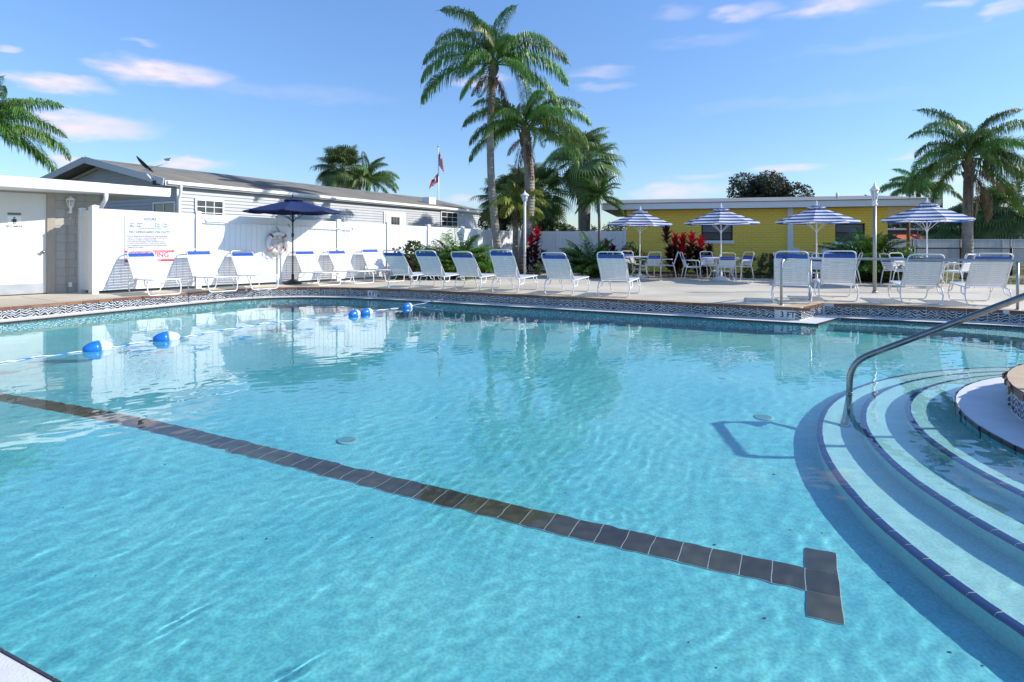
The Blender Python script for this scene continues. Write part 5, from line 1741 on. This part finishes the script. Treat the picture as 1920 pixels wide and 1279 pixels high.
def broad_tree(name, X, Y, h, spread, n, size, m, seed, lab, cat='tree', blobs=14, trunk_r=.16, low=.35, group=None):
    t = empty(name, (X, Y, 0)); tag(t, lab, cat, group); rs = random.Random(seed)
    bl = []
    for k in range(blobs):
        a = rs.uniform(0, 6.28); q = rs.random() ** .6; z = h * rs.uniform(low, .93); w = spread * (1 - .45 * abs((z / h - .6) / .4))
        rr = spread * rs.uniform(.22, .42); bl.append((math.cos(a) * q * w * .8, math.sin(a) * q * w * .8, z, rr, rr, rr * rs.uniform(.55, .85)))
    tr = MB(); tr.tube([(0, 0, 0), (.05 * spread, 0, h * .3), (0, 0, h * .6)], [trunk_r * 1.2, trunk_r, trunk_r * .6], 8)
    for b in bl[::2]:
        tr.tube([(0, 0, h * .28), (b[0] * .5, b[1] * .5, (b[2] + h * .3) / 2), (b[0], b[1], b[2])], [trunk_r * .6, trunk_r * .35, trunk_r * .12], 5)
    tr.build('trunk', M_bark, t)
    v, f = leaf_cloud(n, bl, size, seed); link('crown', np_mesh('crown', v, f, m), t)
    return t


broad_tree('broadleaf_tree', xat(1022, 28), 28.0, 2.6, 1.25, 5200, .13, M_leaf, 71, 'broad leaved green tree behind the fence corner, right of the palms')
broad_tree('broadleaf_tree', xat(930, 29), 29, 2.9, 1.3, 4200, .13, M_leafdark, 72, 'dark leafy tree behind the fence corner, left of the palms')
broad_tree('oak_tree', xat(1436, 48), 48, zat(322, 48), 3.5, 16000, .22, M_oak, 73, 'wide olive grey oak crown above the flat roof of the yellow building', blobs=26, low=.5)
rs = random.Random(77)
bush_defs = [(1078, 60, 427, 2.6), (1185, 58, 418, 4.2), (1225, 62, 425, 3), (1766, 50, 418, 2.6), (1800, 52, 424, 3), (1848, 47, 415, 3), (1905, 55, 395, 3.6), (1960, 50, 405, 3.5), (1660, 60, 378, 4), (1740, 55, 420, 3.2), (1690, 62, 400, 3.5),
             (1240, 66, 425, 4), (2030, 48, 410, 4)]
bush_lab = ['small distant tree just over the back fence, left of the fan palm trunk', 'distant dark tree behind the leftmost striped umbrella', 'distant tree behind the pole side of the leftmost striped umbrella',
            'dark tree beyond the slatted fence under the rightmost umbrella rim', 'dark bushy tree beyond the slatted fence left of the stout trunk', 'dense dark tree immediately right of the stout palm trunk',
            'tall dark tree at the right edge beyond the fences', 'dark tree past the right end of the chain link fence', 'grey green tree top just over the roof end of the yellow building',
            'leafy tree behind the blue trailer', 'pale leafy tree above the orange awnings', 'distant tree hidden mostly by the yellow building', 'dark tree at the far right beyond the lawn']
for i, (px, Y, pyt, sp) in enumerate(bush_defs):
    broad_tree('distant_tree', xat(px, Y), Y, max(1.8, zat(pyt, Y)), sp, 5200, .26, M_leafdark if i % 3 else M_oak, 80 + i, bush_lab[i], blobs=16, low=.12, group='trees beyond the fences')
for px, Y, pyt, lab in ((1097, 80, 428, 'tiny distant shrub top over the back fence, right of the fan palm'), (1060, 80, 432, 'tiny distant shrub top over the back fence beside the broadleaf tree')):
    broad_tree('distant_tree', xat(px, Y), Y, zat(pyt, Y), 2.2, 2500, .25, M_leafdark, 200 + px, lab, blobs=8, low=.1, group='trees beyond the fences')


# shrubs -----------------------------------------------------------------
def areca(px, Y, h, w, seed, lab, kind='areca', n=46, name='areca_palm'):
    t = empty(name, (xat(px, Y), Y, 0)); tag(t, lab, 'shrub'); r = random.Random(seed)
    for k in range(n):
        a = k * 2.4 + r.uniform(-.3, .3); q = r.random() ** .5; cl = min(5, int(q * 5.2)); rad = .22 * w * q
        me = r.choice(FR[kind][cl]); o = link('frond', me, t, (rad * math.cos(a), rad * math.sin(a), h * .18 * r.random() * (1 - q * .5)), (0, 0, a), h / 1.18 * r.uniform(.75, 1.08))
    m = MB()
    for k in range(9):
        a = k * .7; m.tube([(.12 * w * math.cos(a), .12 * w * math.sin(a), 0), (.22 * w * math.cos(a), .22 * w * math.sin(a), h * .45)], .014, 5)
    m.build('stems', M_rachis, t)
    return t


areca(858, 20.9, 1.55, 1.5, 91, 'big bushy green palm clump behind the loungers against the white fence', n=90)
areca(832, 20.3, 1.2, 1.1, 92, 'left half of the bushy green palms, behind the row of loungers', n=64)
areca(888, 21.3, 1.15, 1.0, 95, 'lower palm clump spilling to the right beside the slender trunk', n=36)
areca(1108, 21.2, 1.3, 1.5, 93, 'fine leaved green palm shrub in front of the shaded back fence', n=100)
areca(1622, 19.2, 1.55, 1.5, 94, 'large dark green palm shrub beside the steel lamp post', n=110)
areca(1664, 18.7, 1.0, 1.0, 96, 'smaller palm shrub at the end of the bed right of the lamp post', n=44)


def hibiscus(px, Y, h, w, seed, lab, nf):
    t = empty('hibiscus_bush', (xat(px, Y), Y, 0)); tag(t, lab, 'shrub'); r = random.Random(seed)
    bl = [(r.uniform(-w, w) * .5, r.uniform(-w, w) * .4, h * r.uniform(.25, .85), w * .34, w * .34, h * .2) for k in range(9)]
    v, f = leaf_cloud(1700, bl, .085, seed, .65); link('foliage', np_mesh('foliage', v, f, M_leaf), t)
    m = MB()
    for b in bl: m.tube([(0, 0, 0), (b[0] * .6, b[1] * .6, b[2] * .5), (b[0], b[1], b[2])], [.02, .014, .006], 5)
    m.build('stems', M_wood, t)
    for k in range(nf):
        b = bl[r.randrange(9)]; a = r.uniform(PI * 1.05, PI * 1.95); c = Vector((b[0] + math.cos(a) * b[3], b[1] + math.sin(a) * b[4], b[2] + r.uniform(-.3, .9) * b[5]))
        fm = MB()
        for q in range(5):
            an = q * 1.2566; d = Vector((math.cos(an), -.35, math.sin(an))); s = Vector((-math.sin(an), 0, math.cos(an)))
            fm.add([(0, 0, 0), d * .035 + s * .028, d * .062, d * .035 - s * .028], [(0, 1, 2, 3)])
        fm.build('flower', M_flower, t, loc=c)
    return t


hibiscus(771, 19.6, 1.25, .85, 101, 'red flowering hibiscus bush behind the loungers at the long fence', 9)
hibiscus(1190, 22.2, 1.35, .75, 102, 'hibiscus bush with red blooms behind the leftmost striped umbrella', 4)


def ti_plant(px, Y, heads, seed, lab):
    t = empty('ti_plant', (xat(px, Y), Y, 0)); tag(t, lab, 'plant', 'red leaved plants in the beds'); r = random.Random(seed)
    def leafmesh(m):
        mb = MB(); l = .46; w = .062
        mb.add([(0, 0, 0), (l * .3, -w, .06), (l * .3, w, .06), (l * .65, -w * .9, .05), (l * .65, w * .9, .05), (l, 0, -.03)], [(0, 1, 2), (1, 3, 4, 2), (3, 5, 4)])
        return mb.mesh('leaf', m)
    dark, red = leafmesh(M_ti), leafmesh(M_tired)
    for x, y, z, rd in heads:
        MB().tube([(x * .4, y * .4, 0), (x, y, z)], .014, 5).build('stem', M_wood, t)
        for k in range(34):
            a = k * 2.4; q = k / 33.
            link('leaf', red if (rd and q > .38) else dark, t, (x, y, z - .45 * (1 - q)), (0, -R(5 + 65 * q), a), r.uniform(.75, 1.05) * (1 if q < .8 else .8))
        if z > .5:
            for k in range(22):
                a = k * 2.1; link('leaf', dark, t, (x * .8, y * .8, z * r.uniform(.12, .7)), (0, -R(r.uniform(5, 40)), a), r.uniform(.65, 1.0))
    return t


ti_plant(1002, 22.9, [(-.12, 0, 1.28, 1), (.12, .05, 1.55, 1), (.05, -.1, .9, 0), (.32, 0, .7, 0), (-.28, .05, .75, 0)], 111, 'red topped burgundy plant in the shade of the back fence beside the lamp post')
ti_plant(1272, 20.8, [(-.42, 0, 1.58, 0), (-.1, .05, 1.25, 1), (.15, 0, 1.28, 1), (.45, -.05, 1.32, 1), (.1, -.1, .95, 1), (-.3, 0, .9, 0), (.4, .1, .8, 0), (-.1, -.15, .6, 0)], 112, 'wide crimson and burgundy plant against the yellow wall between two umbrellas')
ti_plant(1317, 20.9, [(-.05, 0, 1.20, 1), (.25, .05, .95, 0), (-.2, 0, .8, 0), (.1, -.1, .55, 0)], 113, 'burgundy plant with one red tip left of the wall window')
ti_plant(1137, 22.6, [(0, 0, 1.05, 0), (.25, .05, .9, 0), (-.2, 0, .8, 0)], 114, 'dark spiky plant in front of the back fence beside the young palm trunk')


def low_shrub(px, Y, h, w, seed, lab, m=M_leafdark):
    t = empty('low_shrub', (xat(px, Y), Y, 0)); tag(t, lab, 'shrub'); r = random.Random(seed)
    bl = [(r.uniform(-w, w) * .35, r.uniform(-w, w) * .3, h * (k + .6) / 6, w * .26, w * .26, h * .13) for k in range(6)]
    v, f = leaf_cloud(750, bl, .06, seed, .6); link('foliage', np_mesh('foliage', v, f, m), t)
    mm = MB()
    for k in range(4): mm.tube([(0, 0, 0), (r.uniform(-.2, .2) * w, r.uniform(-.1, .1), h * .9)], .008, 4)
    mm.build('stems', M_wood, t); return t


for px, Y, h, w, lab in ((1403, 20.5, .68, .5, 'small dark shrub against the yellow wall, leftmost of three'), (1425, 20.4, .82, .42, 'narrow upright dark shrub against the yellow wall, middle of three'),
                         (1449, 20.3, .60, .5, 'small dark shrub beside the black box on the yellow wall'), (905, 21.3, .55, .8, 'low dark shrub at the foot of the slender palm trunk'),
                         (925, 21.8, .6, .7, 'low dark bush behind the lounger left of the lamp post'), (1162, 21.8, .55, .6, 'low shrub in the bed left of the leftmost umbrella pole'),
                         (742, 19.6, .5, .5, 'low pale leaved plant at the fence end of the loungers'), (1012, 22.6, .45, .5, 'little dark shrub right of the red topped plant'),
                         (1575, 18.9, .9, .9, 'dark leafy shrub left of the large palm shrub')):
    low_shrub(px, Y, h, w, int(px), lab)

# planting beds
def bed(name, pts):
    import bmesh
    bm = bmesh.new(); vs = [bm.verts.new((p[0], p[1], .012)) for p in pts]
    es = [bm.edges.new((vs[i], vs[(i + 1) % len(vs)])) for i in range(len(vs))]
    bmesh.ops.triangle_fill(bm, use_beauty=True, edges=es)
    for f in bm.faces:
        if f.normal.z < 0: f.normal_flip()
    me = bpy.data.meshes.new(name); bm.to_mesh(me); bm.free(); me.materials.append(M_soil); o = link(name, me); tag(o, kind='structure'); return o


fp = fence_pt(733, .03)
bedpts = [(fp.x, fp.y)] + [tuple(at(x, y)[:2]) for x, y in ((742, 523.3), (790, 519), (860, 515.5), (930, 514.8), (985, 514.2), (1032, 513.2), (1090, 513.6), (1180, 515.2), (1240, 518.8), (1436, 521.4), (1560, 525.2), (1634, 528.2), (1664, 530.2))]
bedpts += [(12.6, 18.9), (14.3, 22.3), (13.9, 22.5), (4.7, 24.9), (.12, 25.1)]
bed('planting_bed', bedpts)
# mulch chips
rs = np.random.RandomState(5); ch = []
bp_ = [Vector((p[0], p[1], 0)) for p in bedpts]
def inside(x, y, P):
    c = False; j = len(P) - 1
    for i in range(len(P)):
        if (P[i].y > y) != (P[j].y > y) and x < (P[j].x - P[i].x) * (y - P[i].y) / (P[j].y - P[i].y) + P[i].x: c = not c
        j = i
    return c
mb = MB()
for k in range(9000):
    x, y = rs.uniform(-4.5, 14), rs.uniform(18, 25)
    if not inside(x, y, bp_): continue
    s = rs.uniform(.02, .05); a = rs.uniform(0, 6.28); z = .014 + rs.uniform(0, .03); t = rs.uniform(-.02, .02)
    mb.add([(x + s * math.cos(a + q * 1.57) * (1 if q % 2 else .5), y + s * math.sin(a + q * 1.57) * (1 if q % 2 else .5), z + (t if q < 2 else -t)) for q in range(4)], [(0, 1, 2, 3)])
o = mb.build('mulch', mat('bark_chips', (.07, .04, .025), .9, var=.6, vscale=20)); tag(o, 'dark bark mulch spread over the planting beds', 'mulch', kind='stuff')

mb = MB()
for k in range(520):
    px_ = rs.uniform(740, 1660); y_ = np.interp(px_, [742, 860, 1032, 1180, 1436, 1664], [524, 516, 514, 516, 522, 531]) + abs(rs.normal(0, 3.0))
    p_ = at(px_, y_ + .3); s = rs.uniform(.015, .04); a = rs.uniform(0, 6.28)
    mb.add([(p_.x + s * math.cos(a + q * 1.57) * (1 if q % 2 else .45), p_.y + s * math.sin(a + q * 1.57) * (1 if q % 2 else .45), .006 + .008 * (q == 1)) for q in range(4)], [(0, 1, 2, 3)])
o = mb.build('leaf_litter', MATS['bark_chips']); tag(o, 'small dry leaves and chips blown from the beds onto the deck', 'leaf litter', kind='stuff')

# lawn beyond the deck on the right
def grass():
    rs = np.random.RandomState(6); n = 26000
    X = rs.uniform(10.8, 26, n); Y = 17.0 + rs.uniform(0, 1, n) ** 1.2 * 15
    keep = ((X < 14.6) & (Y > 18.0 - (X - 11.7) * .2)) | (X >= 14.6) & (Y > 17.1)
    pat = (np.sin(X * 1.3 + 1.1 * np.sin(Y * 1.9)) + np.sin(Y * 2.2 + X * .8)) > -.5
    keep &= pat & ~((X < 14.2) & (Y > 22.0)) ; X, Y = X[keep], Y[keep]; n = len(X)
    a = rs.uniform(0, 6.28, n); h = rs.uniform(.025, .075, n); w = .010
    b = np.stack([X, Y, np.full(n, -.03)], 1); d = np.stack([np.cos(a), np.sin(a), np.zeros(n)], 1)
    tip = b + d * (h * .5)[:, None] + np.array([0, 0, 1]) * (h)[:, None]; s = np.stack([-d[:, 1], d[:, 0], d[:, 2]], 1) * w
    v = np.stack([b - s, b + s, tip], 1).reshape(-1, 3); f = np.arange(3 * n).reshape(-1, 3)
    o = link('lawn_grass', np_mesh('lawn_grass', v, f, M_grass)); tag(o, 'patchy short grass beyond the deck on the right', 'grass', kind='stuff')


grass()
# ------------------------------------------------------------------ fences on the right
def chain_link():
    Y = 22.4; x0 = xat(1668, Y); x1 = xat(2100, Y); H = 1.02
    t = empty('chain_link_fence', (x0, Y, -.03)); tag(t, 'low black chain link fence across the lawn on the right', 'fence')
    L = x1 - x0
    for px in (1671, 1714, 1803, 1897, 1990, 2095):
        MB().tube([(xat(px, Y) - x0, 0, 0), (xat(px, Y) - x0, 0, H + .03)], .028, 8).build('post', M_black, t)
    for px in (1714, 1803, 1897):
        MB().tube([(xat(px, Y) - x0, .06, 0), (xat(px, Y) - x0, .06, 1.36)], .022, 8).build('tall_post', M_black, t)
    MB().tube([(0, 0, H), (L, 0, H)], .022, 8).build('top_rail', M_black, t)
    m = MB(); st = .085; w = .0022
    k = -H
    while k < L:
        for s in (1, -1):
            a = (k, 0, .03) if s > 0 else (k + H - .06, 0, .03); b = (k + H - .06, 0, H - .02) if s > 0 else (k, 0, H - .02)
            if min(a[0], b[0]) >= 0 and max(a[0], b[0]) <= L: m.bar(a, b, w * 2, w * 2, up=(0, 1, 0))
        k += st
    o = m.build('wire_mesh', M_black, t); o['kind'] = 'stuff'
    # slatted grey fence behind
    Y2 = 34.0; xa = xat(1640, Y2); xb = xat(2150, Y2); zt = zat(448.5, Y2)
    M_slat = mat('pale_grey_slat', (.46, .47, .48), .7, var=.08, vscale=1, objvar=.08)
    s = empty('slatted_fence', (xa, Y2, -.03)); tag(s, 'pale grey slatted privacy fence behind the black chain link fence', 'fence')
    me = MB().box((0, -.015, 0), (.142, .015, zt - .05)).mesh('slat', M_slat)
    n = int((xb - xa) / .15)
    for i in range(n): link('slat', me, s, (i * .15, 0, .04), None, None)
    MB().box((0, .016, zt - .25), (xb - xa, .06, zt - .15)).build('rail', M_slat, s); MB().box((0, -.03, zt - .01), (xb - xa, .03, zt + .03)).build('cap_rail', M_slat, s)
    for i in range(0, n, 16): MB().box((i * .15 - .04, -.05, 0), (i * .15 + .04, -.016, zt)).build('post', M_slat, s)


chain_link()


def trailer():
    Y = 44.0; x0 = xat(1655, Y); x1 = xat(1733, Y); zt = zat(431.5, Y); zb = -.03
    t = empty('trailer_home', (x0, Y, 0)); tag(t, 'blue grey trailer with orange awnings beyond the fences on the right', 'trailer')
    Mb = mat('blue_grey_siding', (.11, .17, .23), .6, objvar=.05); n = int((zt - .2) / .13); me = MB().box((0, -.02, .2), (x1 - x0, .0, .325)).mesh('siding_board', Mb)
    MB().box((0, 0, .1), (x1 - x0, 4, zt - .02)).build('trailer_body', Mb, t)
    for i in range(n): link('siding_board', me, t, (0, (-.004 if i % 2 else 0), i * .13))
    MB().box((-.3, -.25, zt), (x1 - x0 + .2, 4.2, zt + .14)).build('roof', M_offwhite, t)
    Ma = mat('orange_awning', (.62, .13, .05), .8)
    for a, b in ((1668, 1696), (1703, 1722)):
        xa, xb = xat(a, Y) - x0, xat(b, Y) - x0; z1 = zat(438, Y); z2 = zat(449, Y)
        MB().add([(xa, -.03, z1), (xb, -.03, z1), (xb + .35, -.9, z2), (xa + .35, -.9, z2), (xa, -.03, z1 - .03), (xb, -.03, z1 - .03), (xb + .35, -.9, z2 - .03), (xa + .35, -.9, z2 - .03)],
                 [(3, 2, 1, 0), (4, 5, 6, 7), (0, 4, 7, 3), (1, 2, 6, 5), (3, 7, 6, 2)]).build('awning', Ma, t)
    xw = xat(1747, Y)
    window_unit(t, .45, .5, 1, 1, (xat(1720, Y) - x0 + .25, -.03, zat(446, Y)))
    # pale far buildings
    for px, Y3, w, yt, lab in ((1160, 60, 9, 432, 'pale distant flat roof just over the back fence'), (1925, 60, 4, 437, 'pale distant shed at the right edge beyond the fence')):
        X = xat(px, Y3); z = zat(yt, Y3); r = empty('distant_house', (X, Y3, 0)); tag(r, lab, 'building')
        MB().box((-w / 2, 0, 0), (w / 2, 5, z - .25)).build('wall', M_siding, r); MB().add([(-w / 2 - .3, -.4, z - .3), (w / 2 + .3, -.4, z - .3), (w / 2 + .3, 5.3, z - .3), (-w / 2 - .3, 5.3, z - .3), (-w / 2, 2.4, z + .15), (w / 2, 2.4, z + .15)],
            [(0, 1, 5, 4), (2, 3, 4, 5), (1, 2, 5), (3, 0, 4), (3, 2, 1, 0)]).build('roof', M_offwhite, r)


trailer()


# poles
def pole(px, Y, yt, r, lab, m=M_wood, name='wooden_pole', arm=False):
    t = empty(name, (xat(px, Y), Y, -.03)); tag(t, lab, 'pole'); h = zat(yt, Y) + .03
    MB().tube([(0, 0, 0), (0, 0, h)], [r, r * .85], 9).build('pole_shaft', m, t)
    MB().box((-.12 if not arm else -.8, -.05, h - .12), (.12 if not arm else .8, .05, h - .0)).build('pole_top', m, t)


pole(1703, 24.2, 412, .075, 'dark wooden post on the lawn left of the rightmost umbrella pole')
pole(1765, 56, 338, .14, 'slim utility pole rising behind the stout palm trunk', arm=False)

# flags
def flags():
    Y = 40.0; X = xat(822, Y); t = empty('flag_pole', (X, Y, 0)); tag(t, 'thin flag pole standing behind the roof of the grey home', 'flag pole')
    h = zat(276, Y); MB().tube([(0, 0, 0), (0, 0, h)], [.05, .03], 8).build('pole_shaft', M_white_metal, t); MB().sphere((0, 0, h + .05), .07).build('finial', mat('gold', (.6, .42, .1), .3, metal=1), t)

    def cloth(o, name, z1, z0, w, parts, sag=.55, dirx=1):
        """limp flag: columns folded; parts = list of (u0,u1,v0,v1,material) with v measured from the top"""
        for nm, pieces, m in parts:
            mb = MB()
            for u0, u1, v0, v1 in pieces:
                nu, nv = 8, 6; b = []
                for i in range(nu + 1):
                    for j in range(nv + 1):
                        u = u0 + (u1 - u0) * i / nu; v = v0 + (v1 - v0) * j / nv
                        x = dirx * u * w * (.30 + .16 * v); y = .16 * math.sin(u * 11 + v * 2) * (.2 + u); z = z1 - (z1 - z0) * (v * .62 + u * sag * .69)
                        b.append((x + dirx * .03, y, z))
                mb.add(b, [(i * (nv + 1) + j, (i + 1) * (nv + 1) + j, (i + 1) * (nv + 1) + j + 1, i * (nv + 1) + j + 1) for i in range(nu) for j in range(nv)], True)
            mb.build(nm, m, o)
    M_fr = mat('flag_red', (.55, .02, .035), .8, translucent=.3); M_fw = mat('flag_white', (.75, .75, .75), .8, translucent=.3); M_fb = mat('flag_blue', (.02, .03, .16), .8, translucent=.3)
    o = empty('american_flag', (X, Y, 0)); tag(o, 'limp stars and stripes flag at the top of the thin pole', 'flag')
    reds = []; whites = []
    for k in range(13):
        v0, v1 = k / 13, (k + 1) / 13; u0 = .42 if k < 7 else 0
        (reds if k % 2 == 0 else whites).append((u0, 1, v0, v1))
    cloth(o, 'us', zat(283, Y), zat(326, Y), .85, [('red_stripes', reds, M_fr), ('white_stripes', whites, M_fw), ('blue_canton', [(0, .42, 0, 7 / 13)], M_fb)])
    st = MB()
    for r in range(5):
        for c in range(4):
            u = .05 + c * .1; v = .05 + r * .11; x = u * .85 * (.30 + .16 * v) + .03; y = .16 * math.sin(u * 11 + v * 2) * (.2 + u) - .012; z = zat(283, Y) - (zat(283, Y) - zat(326, Y)) * (v * .62 + u * .55 * .69)
            st.add([(x + .022 * math.cos(k * 1.2566 + .3) * (1 if k % 1 == 0 else .4), y, z + .022 * math.sin(k * 1.2566 + .3)) for k in range(5)], [(0, 1, 2, 3, 4)])
    st.build('stars', M_fw, o)
    o = empty('canadian_flag', (X, Y, 0)); tag(o, 'limp red and white maple leaf flag below the other flag on the thin pole', 'flag')
    cloth(o, 'ca', zat(324, Y), zat(352, Y), 1.35, [('red_bars', [(0, .26, 0, 1), (.74, 1, 0, 1)], M_fr), ('white_field', [(.26, .74, 0, 1)], M_fw), ('maple_leaf', [], M_fr)][:2], .75, -1)
    leafp = [(0, 1), (.2, .62), (.42, .72), (.34, .28), (.62, .5), (.7, .34), (1, .28), (.86, .05), (.95, -.08), (.45, -.42), (.5, -.6), (.06, -.52), (.06, -1), (-.06, -1), (-.06, -.52), (-.5, -.6), (-.45, -.42), (-.95, -.08), (-.86, .05), (-1, .28), (-.7, .34), (-.62, .5), (-.34, .28), (-.42, .72), (-.2, .62)]
    u, v = .5, .5; x = -u * 1.35 * (.30 + .16 * v) - .03; y = .16 * math.sin(u * 11 + v * 2) * (.2 + u) - .03; z = zat(324, Y) - (zat(324, Y) - zat(352, Y)) * (v * .62 + u * .75 * .69)
    MB().add([(x, y, z)] + [(x + a * .08, y - .01 * abs(a), z + b * .17) for a, b in leafp], [(0, i + 1, (i + 1) % len(leafp) + 1) for i in range(len(leafp))]).build('maple_leaf', M_fr, o)


flags()

# ------------------------------------------------------------------ deck details: joints and a valve lid
jm = MB()
for (a, b) in (((1000, 541), (1930, 556)), ((1385, 547.5), (1930, 552))):
    pass
dv = Vector((.43, .9, 0)).normalized(); du = Vector((.9, -.43, 0)).normalized()
a = at(1380, 546.5); b = at(1840, 549.5); jm.bar(a + Vector((0, 0, .001)), b + Vector((0, 0, .001)), .03, .004)
for px in (60,):
    a = at(40, 556); b = at(110, 566); jm.bar(a + Vector((0, 0, .001)), b + Vector((0, 0, .001)), .008, .003)
jm.build('expansion_joint', mat('dark_joint', (.16, .15, .14), .9), deck)
